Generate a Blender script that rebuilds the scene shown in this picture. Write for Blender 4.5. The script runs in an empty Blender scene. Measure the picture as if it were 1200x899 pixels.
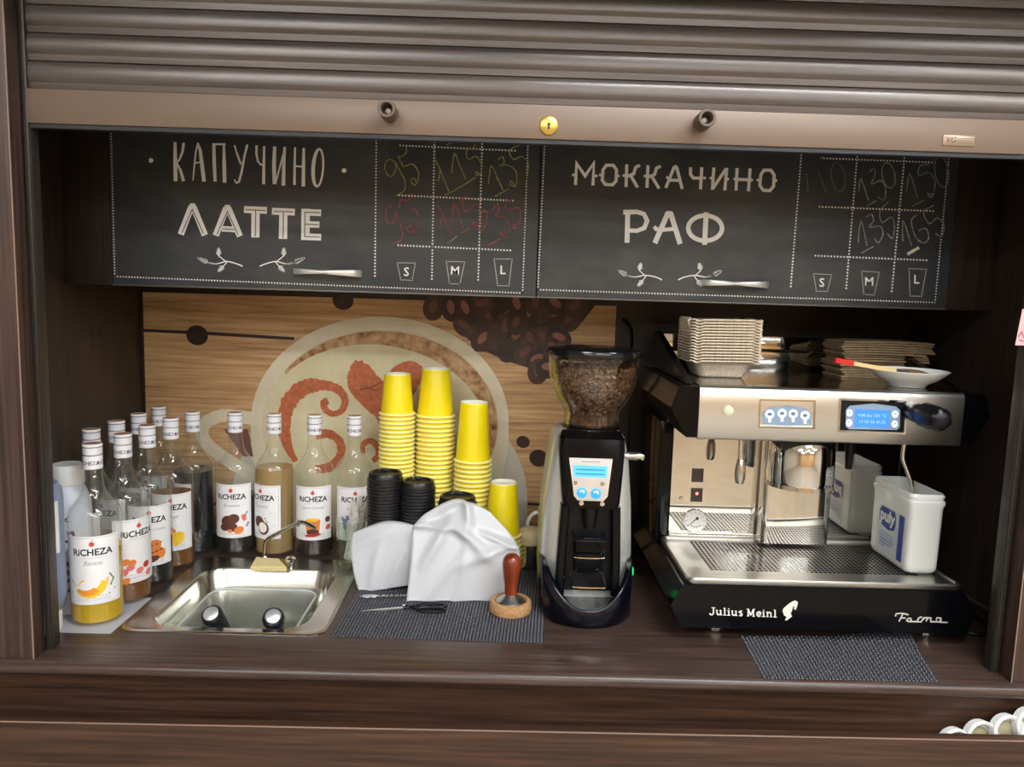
import bpy, bmesh, math, random
from mathutils import Vector, Matrix
random.seed(7)
PI = math.pi
sc = bpy.context.scene
COL = sc.collection

# ------------------------------------------------------------------ camera, world, light, exposure
F = 890.0                                   # focal length in pixels of the 1200 x 899 frame
CAM_H = 0.57                                # metres above the worktop (worktop = z 0)
def cam_axes(pitch, roll, yaw):
    cy, sy, cp, sp = math.cos(yaw), math.sin(yaw), math.cos(pitch), math.sin(pitch)
    fwd = Vector((sy*cp, cy*cp, -sp)); r0 = Vector((cy, -sy, 0)); u0 = r0.cross(fwd)
    c, s = math.cos(roll), math.sin(roll)
    return c*r0+s*u0, -s*r0+c*u0, fwd
RIGHT, UP, FWD = cam_axes(math.radians(6.77), math.radians(1.7), math.radians(0.64))
cd = bpy.data.cameras.new('camera'); cd.sensor_fit = 'HORIZONTAL'; cd.sensor_width = 36; cd.lens = F/1200*36
cd.clip_start = 0.02; cd.clip_end = 50
cam = bpy.data.objects.new('camera', cd); COL.objects.link(cam)
M = Matrix.Identity(4)
for i, a in enumerate((RIGHT, UP, -FWD)):
    for j in range(3): M[j][i] = a[j]
M[2][3] = CAM_H
cam.matrix_world = M
sc.camera = cam
w = bpy.data.worlds.new('world'); sc.world = w; w.use_nodes = True
w.node_tree.nodes['Background'].inputs[0].default_value = (0.9, 0.85, 0.78, 1)
w.node_tree.nodes['Background'].inputs[1].default_value = 0.15
sc.view_settings.view_transform = 'Standard'; sc.view_settings.look = 'None'
sc.view_settings.gamma = 1; sc.view_settings.use_curve_mapping = False
sc.view_settings.exposure = 0.0
LAMP_POWER = 46.0
LAMPS = [(0.75, 0.10, 1.2, 0.22), (-0.9, -1.0, 1.2, 0.22), (2.05, -0.75, 1.2, 0.22), (0.7, -2.0, 1.2, 0.22), (2.4, -3.0, 1.2, 0.22), (-1.6, -3.0, 1.2, 0.22), (0.5, -4.0, 1.2, 0.22), (2.2, -5.2, 1.2, 0.22), (-1.4, -5.2, 1.2, 0.22)]
CEIL = 1.75
try:
    sc.cycles.transparent_max_bounces = 40
    sc.cycles.max_bounces = 12
except Exception: pass

# ------------------------------------------------------------------ helpers: a pixel on a known plane
def ray(x, y):
    d = (x-600)*RIGHT-(y-449.5)*UP+F*FWD
    return d/d.y
def onY(x, y, Y):                           # point of a wall-parallel plane at depth Y
    d = ray(x, y); return Vector((d.x*Y, Y, CAM_H+d.z*Y))
def onZ(x, y, z):                           # point of a level plane at height z
    d = ray(x, y); t = (z-CAM_H)/d.z; return Vector((d.x*t, t, z))
def crop(ox, oy, s): return lambda pts: [(ox+p[0]/s, oy+p[1]/s) for p in pts]

def lin(c):
    c /= 255.0
    return c/12.92 if c <= 0.04045 else ((c+0.055)/1.055)**2.4
def S(r, g, b): return (lin(r), lin(g), lin(b), 1)

# ------------------------------------------------------------------ materials
MATS = {}
def pm(name, col, rough=0.5, metal=0.0, spec=0.5, emit=None, es=0, coat=0, trans=0, bump=None, alpha=1, aniso=0):
    if name in MATS: return MATS[name]
    m = bpy.data.materials.new(name); m.use_nodes = True; nt = m.node_tree; b = nt.nodes['Principled BSDF']
    b.inputs['Base Color'].default_value = col; b.inputs['Roughness'].default_value = rough
    b.inputs['Metallic'].default_value = metal; b.inputs['Specular IOR Level'].default_value = spec
    if emit: b.inputs['Emission Color'].default_value = emit; b.inputs['Emission Strength'].default_value = es
    if coat: b.inputs['Coat Weight'].default_value = coat; b.inputs['Coat Roughness'].default_value = 0.05
    if trans: b.inputs['Transmission Weight'].default_value = trans
    if alpha < 1: b.inputs['Alpha'].default_value = alpha
    if bump:
        sx, strength = bump[0], bump[1]
        tc = nt.nodes.new('ShaderNodeTexCoord'); mp = nt.nodes.new('ShaderNodeMapping')
        mp.inputs['Scale'].default_value = sx if isinstance(sx, tuple) else (sx, sx, sx)
        n = nt.nodes.new('ShaderNodeTexNoise'); n.inputs['Scale'].default_value = 1; n.inputs['Detail'].default_value = 4
        bp = nt.nodes.new('ShaderNodeBump'); bp.inputs['Strength'].default_value = strength; bp.inputs['Distance'].default_value = bump[2] if len(bump) > 2 else 0.001
        nt.links.new(tc.outputs['Object'], mp.inputs[0]); nt.links.new(mp.outputs[0], n.inputs['Vector'])
        nt.links.new(n.outputs['Fac'], bp.inputs['Height']); nt.links.new(bp.outputs[0], b.inputs['Normal'])
    MATS[name] = m; return m
def noisy(name, stops, scale, rough=0.5, detail=6, metal=0, spec=0.5, bump=0.0, bdist=0.0006, rough2=None, coord='Object', dist=0.0):
    """colour ramp over stretched noise: wood grain, print grain, paper, mottled metal"""
    if name in MATS: return MATS[name]
    m = bpy.data.materials.new(name); m.use_nodes = True; nt = m.node_tree; b = nt.nodes['Principled BSDF']; L = nt.links.new
    tc = nt.nodes.new('ShaderNodeTexCoord'); mp = nt.nodes.new('ShaderNodeMapping'); mp.inputs['Scale'].default_value = scale
    n = nt.nodes.new('ShaderNodeTexNoise'); n.inputs['Scale'].default_value = 1; n.inputs['Detail'].default_value = detail; n.inputs['Roughness'].default_value = 0.62
    n.inputs['Distortion'].default_value = dist
    r = nt.nodes.new('ShaderNodeValToRGB'); e = r.color_ramp.elements
    e[0].position, e[0].color = stops[0]; e[1].position, e[1].color = stops[-1]
    for p, c in stops[1:-1]:
        q = e.new(p); q.color = c
    L(tc.outputs[coord], mp.inputs[0]); L(mp.outputs[0], n.inputs['Vector']); L(n.outputs['Fac'], r.inputs[0]); L(r.outputs[0], b.inputs['Base Color'])
    b.inputs['Roughness'].default_value = rough; b.inputs['Metallic'].default_value = metal; b.inputs['Specular IOR Level'].default_value = spec
    if rough2 is not None:
        mr = nt.nodes.new('ShaderNodeMapRange'); mr.inputs[3].default_value = rough; mr.inputs[4].default_value = rough2
        L(n.outputs['Fac'], mr.inputs[0]); L(mr.outputs[0], b.inputs['Roughness'])
    if bump:
        bp = nt.nodes.new('ShaderNodeBump'); bp.inputs['Strength'].default_value = bump; bp.inputs['Distance'].default_value = bdist
        L(n.outputs['Fac'], bp.inputs['Height']); L(bp.outputs[0], b.inputs['Normal'])
    MATS[name] = m; return m
def thin_glass(name, tint=(0.97, 0.98, 0.97, 1), gloss=0.02, ior=1.45, body=None, bodyfac=0.0, transl=0.0):
    """clear wall: see-through tint, fresnel gloss, optionally some milky body"""
    if name in MATS: return MATS[name]
    m = bpy.data.materials.new(name); m.use_nodes = True; nt = m.node_tree; L = nt.links.new
    for q in list(nt.nodes): nt.nodes.remove(q)
    out = nt.nodes.new('ShaderNodeOutputMaterial'); tr = nt.nodes.new('ShaderNodeBsdfTransparent'); tr.inputs[0].default_value = tint
    gl = nt.nodes.new('ShaderNodeBsdfGlossy'); gl.inputs['Roughness'].default_value = gloss; gl.inputs[0].default_value = (1, 1, 1, 1)
    lw = nt.nodes.new('ShaderNodeLayerWeight'); lw.inputs[0].default_value = 0.5
    pw = nt.nodes.new('ShaderNodeMath'); pw.operation = 'POWER'; pw.inputs[1].default_value = 4.0; L(lw.outputs['Facing'], pw.inputs[0])
    fr = nt.nodes.new('ShaderNodeMath'); fr.operation = 'MULTIPLY_ADD'; fr.inputs[1].default_value = 0.85; fr.inputs[2].default_value = 0.045; L(pw.outputs[0], fr.inputs[0])
    base = tr.outputs[0]
    if body:
        d = nt.nodes.new('ShaderNodeBsdfDiffuse'); d.inputs[0].default_value = body
        src = d.outputs[0]
        if transl:
            t = nt.nodes.new('ShaderNodeBsdfTranslucent'); t.inputs[0].default_value = body
            mx = nt.nodes.new('ShaderNodeMixShader'); mx.inputs[0].default_value = transl
            L(d.outputs[0], mx.inputs[1]); L(t.outputs[0], mx.inputs[2]); src = mx.outputs[0]
        m2 = nt.nodes.new('ShaderNodeMixShader'); m2.inputs[0].default_value = bodyfac
        L(tr.outputs[0], m2.inputs[1]); L(src, m2.inputs[2]); base = m2.outputs[0]
    mx = nt.nodes.new('ShaderNodeMixShader'); L(fr.outputs[0], mx.inputs[0]); L(base, mx.inputs[1]); L(gl.outputs[0], mx.inputs[2])
    L(mx.outputs[0], out.inputs[0]); MATS[name] = m; return m

wd = dict(detail=7, spec=0.45)
W_PILLAR = noisy('wood_pillar', [(0.3, S(36, 25, 22)), (0.52, S(66, 48, 42)), (0.75, S(90, 67, 59))], (150, 150, 4), rough=0.42, bump=0.25, **wd)
W_TOP = noisy('wood_worktop', [(0.3, S(40, 29, 26)), (0.52, S(70, 54, 48)), (0.75, S(95, 76, 69))], (4.0, 140, 140), rough=0.30, bump=0.2, **wd)
W_FRONT = noisy('wood_front', [(0.3, S(38, 23, 16)), (0.52, S(67, 45, 33)), (0.75, S(90, 63, 47))], (4.0, 140, 140), rough=0.42, bump=0.2, **wd)
W_IN = noisy('wood_inside', [(0.3, S(32, 24, 20)), (0.52, S(50, 39, 33)), (0.75, S(64, 51, 44))], (140, 140, 4.0), rough=0.45, bump=0.2, **wd)
BLACKBOARD = noisy('chalkboard', [(0.3, S(60, 62, 66)), (0.5, S(70, 72, 75)), (0.72, S(88, 88, 87))], (5, 5, 9), rough=0.42, detail=5, spec=0.4)
STEEL = pm('steel', S(205, 203, 198), 0.16, 1.0)
STEEL_SATIN = noisy('steel_satin', [(0.3, S(188, 187, 182)), (0.7, S(214, 212, 206))], (4, 180, 180), rough=0.24, metal=1, rough2=0.36)
SINK_STEEL = pm('steel_sink', S(200, 198, 190), 0.2, 1.0, bump=(60, 0.05))
MIRROR = pm('steel_mirror', S(222, 218, 210), 0.035, 1.0, bump=((7, 7, 3), 0.10, 0.004))
CHROME = pm('chrome', S(228, 228, 228), 0.06, 1.0)
BLK = pm('black_gloss', S(8, 8, 11), 0.12, 0, 0.2)
BLK_S = pm('black_satin', S(14, 14, 17), 0.4, 0, 0.3)
BLK_M = pm('black_matt', S(22, 22, 24), 0.65)
RUB = pm('rubber', S(34, 34, 38), 0.5)
WHT = pm('white_plastic', S(232, 232, 230), 0.35)
CERAM = pm('white_ceramic', S(236, 234, 228), 0.15)
PRINT = pm('print_white', S(226, 222, 212), 0.7)
PRINT2 = pm('print_cream', S(250, 249, 246), 0.7)
INK = pm('ink_black', S(30, 30, 34), 0.6)

# ------------------------------------------------------------------ mesh builder
class MB:
    def __init__(self): self.v = []; self.f = []; self.m = []
    def add(self, vs, fs, mi=0):
        o = len(self.v); self.v += [tuple(p) for p in vs]
        for f in fs: self.f.append([o+i for i in f]); self.m.append(mi)
        return self
    def addmb(self, o, mat=None, mi=None):
        k = len(self.v); self.v += [tuple(mat @ Vector(p)) if mat else p for p in o.v]
        for f, m in zip(o.f, o.m): self.f.append([k+i for i in f]); self.m.append(m if mi is None else mi)
        return self
    def box(self, x0, x1, y0, y1, z0, z1, mi=0, bev=0, seg=2):
        if not bev:
            vs = [(x, y, z) for z in (z0, z1) for y in (y0, y1) for x in (x0, x1)]
            return self.add(vs, [(0, 2, 3, 1), (4, 5, 7, 6), (0, 1, 5, 4), (2, 6, 7, 3), (0, 4, 6, 2), (1, 3, 7, 5)], mi)
        bm = bmesh.new(); bmesh.ops.create_cube(bm, size=1)
        for v in bm.verts: v.co = Vector(((x0+x1)/2+v.co.x*(x1-x0), (y0+y1)/2+v.co.y*(y1-y0), (z0+z1)/2+v.co.z*(z1-z0)))
        bmesh.ops.bevel(bm, geom=bm.edges[:], offset=bev, segments=seg, profile=0.5, affect='EDGES', clamp_overlap=True)
        return self.bm(bm, mi)
    def bm(self, bm, mi=0):
        bm.verts.index_update()
        self.add([v.co[:] for v in bm.verts], [[v.index for v in f.verts] for f in bm.faces], mi); bm.free(); return self
    def loft(self, rings, mi=0, cap0=True, cap1=True, closed=True):
        n = len(rings[0]); vs = [p for r in rings for p in r]; fs = []
        for i in range(len(rings)-1):
            for j in range(n if closed else n-1):
                k = (j+1) % n; fs.append((i*n+j, i*n+k, (i+1)*n+k, (i+1)*n+j))
        if cap0: fs.append(tuple(range(n))[::-1])
        if cap1: fs.append(tuple((len(rings)-1)*n+j for j in range(n)))
        return self.add(vs, fs, mi)
    def lathe(self, prof, n=32, c=(0, 0, 0), axis=(0, 0, 1), mi=0, flute=None, mids=None):
        z = Vector(axis).normalized(); x = z.orthogonal().normalized(); 
        if abs(z.z) > 0.999: x = Vector((1, 0, 0)); 
        y = z.cross(x); c = Vector(c); vs = []; idx = []
        for r, h in prof:
            if r < 1e-6: idx.append([len(vs)]); vs.append(c+z*h)
            else:
                idx.append(list(range(len(vs), len(vs)+n)))
                for k in range(n):
                    a = 2*PI*k/n; q = r
                    if flute: q = r*(1+flute(h)*math.cos(a*n/2))
                    vs.append(c+z*h+x*(q*math.cos(a))+y*(q*math.sin(a)))
        o = len(self.v); self.v += [tuple(p) for p in vs]
        for i in range(len(idx)-1):
            a, b = idx[i], idx[i+1]; mm = mids[i] if mids else mi
            for k in range(n):
                l = (k+1) % n
                if len(a) == 1 and len(b) == 1: continue
                if len(a) == 1: f = (a[0], b[l], b[k])
                elif len(b) == 1: f = (a[k], a[l], b[0])
                else: f = (a[k], a[l], b[l], b[k])
                self.f.append([o+q for q in f]); self.m.append(mm)
        return self
    def tube(self, pts, r, n=10, mi=0, caps=True):
        P = [Vector(p) for p in pts]; R = r if isinstance(r, (list, tuple)) else [r]*len(P); rings = []
        t0 = (P[1]-P[0]).normalized(); x = t0.orthogonal().normalized()
        for i, p in enumerate(P):
            t = (P[min(i+1, len(P)-1)]-P[max(i-1, 0)]).normalized()
            x = (x-t*x.dot(t)).normalized(); y = t.cross(x)
            rings.append([p+x*(R[i]*math.cos(2*PI*k/n))+y*(R[i]*math.sin(2*PI*k/n)) for k in range(n)])
        return self.loft(rings, mi, caps, caps)
    def prism(self, poly, fn, a, b, mi=0):
        """2-D outline poly swept from a to b: fn(u, v, t) gives the point"""
        n = len(poly); vs = [fn(u, v, a) for u, v in poly]+[fn(u, v, b) for u, v in poly]
        fs = [tuple(range(n)), tuple(range(2*n-1, n-1, -1))]+[(i, i+n, (i+1) % n+n, (i+1) % n) for i in range(n)]
        return self.add(vs, fs, mi)
    def flat(self, poly, fn, mi=0): return self.add([fn(u, v) for u, v in poly], [tuple(range(len(poly)))], mi)
    def ribbon(self, pts, wid, fn, mi=0, closed=False):
        """flat stroke of width wid (number or one per point) along a 2-D polyline"""
        P = [Vector((p[0], p[1])) for p in pts]; n = len(P); W = wid if isinstance(wid, (list, tuple)) else [wid]*n; vs = []
        for i in range(n):
            a = P[(i-1) % n] if closed or i > 0 else None; b = P[(i+1) % n] if closed or i < n-1 else None
            d1 = (P[i]-a).normalized() if a is not None else None; d2 = (b-P[i]).normalized() if b is not None else None
            d = ((d1 or d2)+(d2 or d1))
            d = d.normalized() if d.length > 1e-6 else (d1 or d2)
            k = 1.0 if d1 is None or d2 is None else min(1/max(0.3, d.dot(d1)), 2.4)
            nrm = Vector((-d.y, d.x))*(W[i]*0.5*k)
            vs += [fn(*(P[i]+nrm)), fn(*(P[i]-nrm))]
        fs = [(2*i, 2*i+1, 2*i+3, 2*i+2) for i in range(n-1)]
        if closed: fs.append((2*n-2, 2*n-1, 1, 0))
        return self.add(vs, fs, mi)
    def disc(self, c, rx, ry, fn, mi=0, n=20, rot=0):
        cs, sn = math.cos(rot), math.sin(rot)
        return self.flat([(c[0]+rx*math.cos(2*PI*k/n)*cs-ry*math.sin(2*PI*k/n)*sn, c[1]+rx*math.cos(2*PI*k/n)*sn+ry*math.sin(2*PI*k/n)*cs) for k in range(n)], fn, mi)
    def dots(self, a, b, pitch, r, fn, mi=0):
        a, b = Vector(a), Vector(b); n = max(1, round((b-a).length/pitch))
        for i in range(n+1): self.disc(a.lerp(b, i/n), r, r, fn, mi, 6)
        return self
    def mesh(self, name, mats, sharp=38, smooth=True):
        me = bpy.data.meshes.new(name); me.from_pydata(self.v, [], self.f)
        for m in (mats if isinstance(mats, (list, tuple)) else [mats]): me.materials.append(m)
        me.polygons.foreach_set('material_index', self.m)
        if smooth:
            me.polygons.foreach_set('use_smooth', [True]*len(me.polygons)); me.set_sharp_from_angle(angle=math.radians(sharp))
        me.update(); return me
    def build(self, name, mats, parent=None, label=None, sharp=38, fix=True):
        """link as one object; vertices given in world space unless the parent has its own frame"""
        if parent is not None:
            o = Vector((0, 0, 0)); p = parent
            while p is not None: o += p.location; p = p.parent
            self.v = [(a-o.x, b-o.y, c-o.z) for a, b, c in self.v]
        if fix:
            pass
        ob = bpy.data.objects.new(name, self.recalc(self.mesh(name, mats, sharp))); COL.objects.link(ob)
        if parent is not None: ob.parent = parent
        if label: ob['label'] = label
        return ob
    @staticmethod
    def recalc(me):
        bm = bmesh.new(); bm.from_mesh(me); bmesh.ops.recalc_face_normals(bm, faces=bm.faces[:]); bm.to_mesh(me); bm.free(); return me
def inst(name, me, parent=None, loc=(0, 0, 0), rot=(0, 0, 0)):
    o = bpy.data.objects.new(name, me); COL.objects.link(o); o.location = loc; o.rotation_euler = rot
    if parent is not None: o.parent = parent
    return o
def tag(o, label, cat, group=None, kind=None):
    if label: o['label'] = label
    if cat: o['category'] = cat
    if group: o['group'] = group
    if kind: o['kind'] = kind
    return o
def thing(name, label, cat, loc=(0, 0, 0), group=None, rotz=0):
    o = bpy.data.objects.new(name, None); o.empty_display_size = 0.02; COL.objects.link(o); o.location = loc; o.rotation_euler = (0, 0, rotz)
    return tag(o, label, cat, group)
def struct(name, mb, mats, parent=None):
    o = mb.build(name, mats, parent)
    if parent is None: o['kind'] = 'structure'
    return o
ONES = ['', 'first', 'second', 'third', 'fourth', 'fifth', 'sixth', 'seventh', 'eighth', 'ninth', 'tenth', 'eleventh', 'twelfth', 'thirteenth', 'fourteenth', 'fifteenth', 'sixteenth', 'seventeenth', 'eighteenth', 'nineteenth']
def ordinal(n):
    if n < 20: return ONES[n]
    t = {2: 'twent', 3: 'thirt', 4: 'fort'}[n//10]
    return t+'ieth' if n % 10 == 0 else t+'y-'+ONES[n % 10]
def smooth_path(P, k=6, closed=False):
    P = [Vector(p) for p in P]; n = len(P); out = []
    for i in range(n if closed else n-1):
        g = lambda j: P[j % n] if closed else P[min(max(j, 0), n-1)]
        a, b, c, d = g(i-1), g(i), g(i+1), g(i+2)
        for s in range(k):
            t = s/k
            out.append(0.5*((2*b)+(c-a)*t+(2*a-5*b+4*c-d)*t*t+(3*b-a-3*c+d)*t**3))
    if not closed: out.append(P[-1])
    return out
def rrect(x0, x1, y0, y1, r, n=5):
    out = []
    for cx, cy, a0 in ((x1-r, y1-r, 0), (x0+r, y1-r, 90), (x0+r, y0+r, 180), (x1-r, y0+r, 270)):
        for k in range(n+1):
            a = math.radians(a0+90*k/n); out.append((cx+r*math.cos(a), cy+r*math.sin(a)))
    return out
_txt = {}
def text2d(body, size=1.0, bold=0.0, shear=0.0):
    """outline of a word in the built-in font, centred, as (verts, faces)"""
    key = (body, bold, shear)
    if key not in _txt:
        c = bpy.data.curves.new('t', 'FONT'); c.body = body; c.size = 1; c.offset = bold; c.shear = shear; c.align_x = 'CENTER'; c.align_y = 'CENTER'
        c.resolution_u = 2; c.fill_mode = 'FRONT'
        o = bpy.data.objects.new('t', c); COL.objects.link(o)
        dg = bpy.context.evaluated_depsgraph_get(); me = bpy.data.meshes.new_from_object(o.evaluated_get(dg))
        _txt[key] = ([(v.co.x, v.co.y) for v in me.vertices], [tuple(p.vertices) for p in me.polygons])
        bpy.data.objects.remove(o); bpy.data.curves.remove(c); bpy.data.meshes.remove(me)
    v, f = _txt[key]
    return [(x*size, y*size) for x, y in v], f
def clip_u(poly, a, b):
    for lim, sg in ((a, 1), (b, -1)):
        out = []
        for i in range(len(poly)):
            p, q = poly[i], poly[(i+1) % len(poly)]; dp, dq = (p[0]-lim)*sg, (q[0]-lim)*sg
            if dp >= 0: out.append(p)
            if (dp > 0 and dq < 0) or (dp < 0 and dq > 0):
                t = dp/(dp-dq); out.append((lim, p[1]+(q[1]-p[1])*t))
        poly = out
        if len(poly) < 3: return []
    return poly
class CurvedMB(MB):
    """flat shapes cut into narrow upright strips so that they follow a round surface"""
    step = 3.0
    def poly2(self, poly, fn, mi=0):
        u0 = min(p[0] for p in poly); u1 = max(p[0] for p in poly); k = math.floor(u0/self.step)
        while k*self.step < u1:
            c = clip_u(poly, k*self.step, (k+1)*self.step)
            if len(c) >= 3: MB.add(self, [fn(*p) for p in c], [tuple(range(len(c)))], mi)
            k += 1
        return self
    def flat(self, poly, fn, mi=0): return self.poly2(poly, fn, mi)
    def text(self, body, size, fn, bold=0, shear=0, at=(0, 0), sx=1.0):
        v, f = text2d(body, size, bold, shear)
        for q in f: self.poly2([(at[0]+v[i][0]*sx, at[1]+v[i][1]) for i in q], fn)
        return self
def put_text(mb, body, size, fn, mi=0, bold=0.0, shear=0.0, at=(0, 0), rot=0, sx=1.0):
    v, f = text2d(body, size, bold, shear); c, s = math.cos(rot), math.sin(rot)
    return mb.add([fn(at[0]+x*sx*c-y*s, at[1]+x*sx*s+y*c) for x, y in v], f, mi)

# ================================================================== THE SETTING
XL, XR, YB = -0.81, 0.905, 1.70              # niche walls
WALLC = noisy('room_wall', [(0.3, S(210, 168, 112)), (0.7, S(220, 180, 126))], (3, 3, 3), rough=0.7)
WALLS = noisy('room_side_wall', [(0.3, S(196, 186, 168)), (0.7, S(210, 200, 184))], (3, 3, 3), rough=0.7)
CEILM = noisy('room_ceiling', [(0.3, S(226, 224, 218)), (0.7, S(236, 234, 228))], (3, 3, 3), rough=0.8)
FLOORM = noisy('room_floor', [(0.3, S(150, 138, 122)), (0.7, S(176, 164, 148))], (6, 6, 6), rough=0.35)
struct('floor', MB().box(-4, 4, -6.4, 1.8, -0.92, -0.90), FLOORM)
struct('ceiling', MB().box(-4, 4, -6.4, 1.8, CEIL, CEIL+0.02), CEILM)
struct('wall_rear', MB().box(-4, 4, -6.42, -6.4, -0.9, CEIL), WALLC)
struct('wall_far_left', MB().box(-4.02, -4, -6.4, 1.8, -0.9, CEIL), WALLS)
struct('wall_far_right', MB().box(4, 4.02, -6.4, 1.8, -0.9, CEIL), WALLS)
struct('wall_back', MB().box(XL, XR, YB, YB+0.02, -0.05, 0.95), W_IN)
struct('wall_left', MB().box(XL-0.02, XL, 1.125, YB+0.02, -0.05, 1.35), W_IN)
struct('wall_right', MB().box(XR, XR+0.02, 1.125, YB+0.02, -0.05, 1.35), W_IN)
PL, PR = -0.697, 0.790                        # inner edges of the two front posts
EDGEB = pm('edge_band', S(150, 124, 110), .45)
t1 = struct('trim_1', MB().box(-1.15, PL, 1.095, 1.125, 0.0, CEIL, bev=0.0010), W_PILLAR)
t2 = struct('trim_2', MB().box(PR, 1.25, 1.095, 1.125, 0.0, CEIL, bev=0.0010), W_PILLAR)
MB().box(PL-.0010, PL+.0003, 1.0945, 1.0962, 0.0, 1.034).build('edge_band', EDGEB, t1)
MB().box(PR-.0003, PR+.0010, 1.0945, 1.0962, 0.0, 1.034).build('edge_band', EDGEB, t2)
struct('wall_front_left', MB().box(-4, -1.15, 1.11, 1.13, -0.9, CEIL), W_PILLAR)
struct('wall_front_right', MB().box(1.25, 4, 1.11, 1.13, -0.9, CEIL), W_PILLAR)
struct('wall_front_top', MB().box(PL, PR, 1.115, 1.165, 1.30, CEIL), W_PILLAR)
bx = MB().box(-1.15, 1.25, 0.965, 1.0948, 1.035, 1.27, bev=.004); tag(bx.build('shutter_box', pm('box_brown', S(70, 58, 50), .4)), 'brown roller shutter housing above the opening', 'shutter box')
RAILM = pm('rail_metal', S(70, 64, 60), 0.4, 0.6)
for k, (a, b) in enumerate(((PL, -0.689), (0.781, PR))):
    r = MB().box(a, b, 1.1255, 1.150, 0.0, 1.3, bev=0.001); x = b if k == 0 else a
    r.box(x-0.0015, x+0.0015, 1.128, 1.135, 0.0, 0.786)
    struct('trim_%d' % (3+k), r, RAILM)

# ceiling lamps (their light is in them)
LAMPM = pm('lamp_glow', (1, 1, 1, 1), 0.5, emit=(0.94, 0.98, 1.0, 1), es=LAMP_POWER)
where = ['nearest the worktop opening', 'on the left of the room', 'in front of the right post', 'third from the opening along the middle', 'halfway down the room on the right', 'halfway down the room on the left', 'in the rear half along the middle', 'by the rear wall on the right', 'by the rear wall on the left']
for (x, y, sx, sy), wh in zip(LAMPS, where):
    t = thing('ceiling_lamp', 'long white ceiling lamp '+wh, 'lamp', (x, y, CEIL), 'ceiling lamps')
    MB().box(x-sx/2-.02, x+sx/2+.02, y-sy/2-.02, y+sy/2+.02, CEIL-0.03, CEIL-0.001, bev=.004).build('housing', WHT, t)
    MB().box(x-sx/2, x+sx/2, y-sy/2, y+sy/2, CEIL-0.036, CEIL-0.0305).build('diffuser', LAMPM, t)

# ------------------------------------------------------------------ worktop and what is under it
HX0, HX1, HY0, HY1 = -0.592, -0.318, 1.215, 1.492   # cut-out for the basin
wt = MB()
nose = [(1.20, 0.0), (1.094, 0.0)]+[(1.094-0.0115*math.sin(a), -0.0115+0.0115*math.cos(a)) for a in [PI*k/8 for k in range(1, 8)]]+[(1.094, -0.023), (1.20, -0.023)]
wt.prism(nose, lambda u, v, t: (t, u, v), -1.25, 1.25)
wt.box(XL, HX0, 1.20, YB, -0.023, 0); wt.box(HX1, XR, 1.20, YB, -0.023, 0)
wt.box(HX0, HX1, 1.20, HY0, -0.023, 0); wt.box(HX0, HX1, HY1, YB, -0.023, 0)
tag(wt.build('worktop', W_TOP), 'dark brown wooden worktop with rounded front edge under the coffee things', 'worktop')
t = thing('base_cabinet', 'dark wood base cabinet front below the worktop edge', 'cabinet', (0, 1.12, -0.9))
MB().box(-1.25, 1.25, 1.112, 1.13, -0.42, -0.0235).build('apron_panel', W_FRONT, t)
MB().box(-1.25, 1.25, 1.08, 1.13, -0.9, -0.425).build('lower_panel', W_FRONT, t)
t = thing('drawer', 'long dark wood drawer pulled out a little under the worktop', 'drawer', (0, 1.06, -0.40))
TOPD = [(-1.24, -0.0705), (1.22, -0.0600)]
MB().prism([(-1.24, -0.40), (1.22, -0.40), TOPD[1], TOPD[0]], lambda u, v, t: (u, t, v), 1.040, 1.058).build('front_panel', W_FRONT, t)
MB().prism([(TOPD[0][0], TOPD[0][1]), (TOPD[1][0], TOPD[1][1]), (TOPD[1][0], TOPD[1][1]+.0012), (TOPD[0][0], TOPD[0][1]+.0012)], lambda u, v, t: (u, t, v), 1.0396, 1.0415).build('edge_band', EDGEB, t)
MB().box(-1.2, 1.2, 1.0585, 1.1115, -0.136, -0.128).build('bottom_panel', W_FRONT, t)
LID_G = pm('lid_inner', S(150, 140, 110), 0.5)
for i, (px, py) in enumerate(((1119, 853), (1149, 844), (1180, 837), (1207, 829))):
    p = onY(px, py, 1.09); r = 0.027
    m = MB(); ax = Vector((0.10, -0.97, 0.22)).normalized()
    cz = p.z-r*0.98
    m.lathe([(0, -.003), (r-.007, -.003), (r-.006, .006), (r-.003, .0085), (r, .006), (r, -.006), (r-.002, -.0065), (0, -.0065)], 28, (p.x, 1.085, cz), ax)
    o = m.build('plastic_lid', [WHT])
    tag(o, ['lowest white round lid, almost hidden behind the drawer edge', 'second white round lid from the left in the drawer', 'third white round lid from the left in the drawer', 'rightmost white round lid at the picture edge in the drawer'][i], 'lid', 'white lids in the drawer')
    q = MB().lathe([(0, -.0028), (.0165, -.0028), (.0165, -.0020), (.006, .001), (0, .001)], 20, (p.x, 1.085, cz), ax)
    q.build('centre_boss', LID_G, o)
# something for the lids to lean on: a dark box in the drawer
m = MB().box(0.70, 1.0, 1.062, 1.108, -0.1275, -0.100, bev=.002); tag(m.build('dark_box', BLK_M), 'flat black box lying under the white lids in the drawer', 'box')

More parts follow.
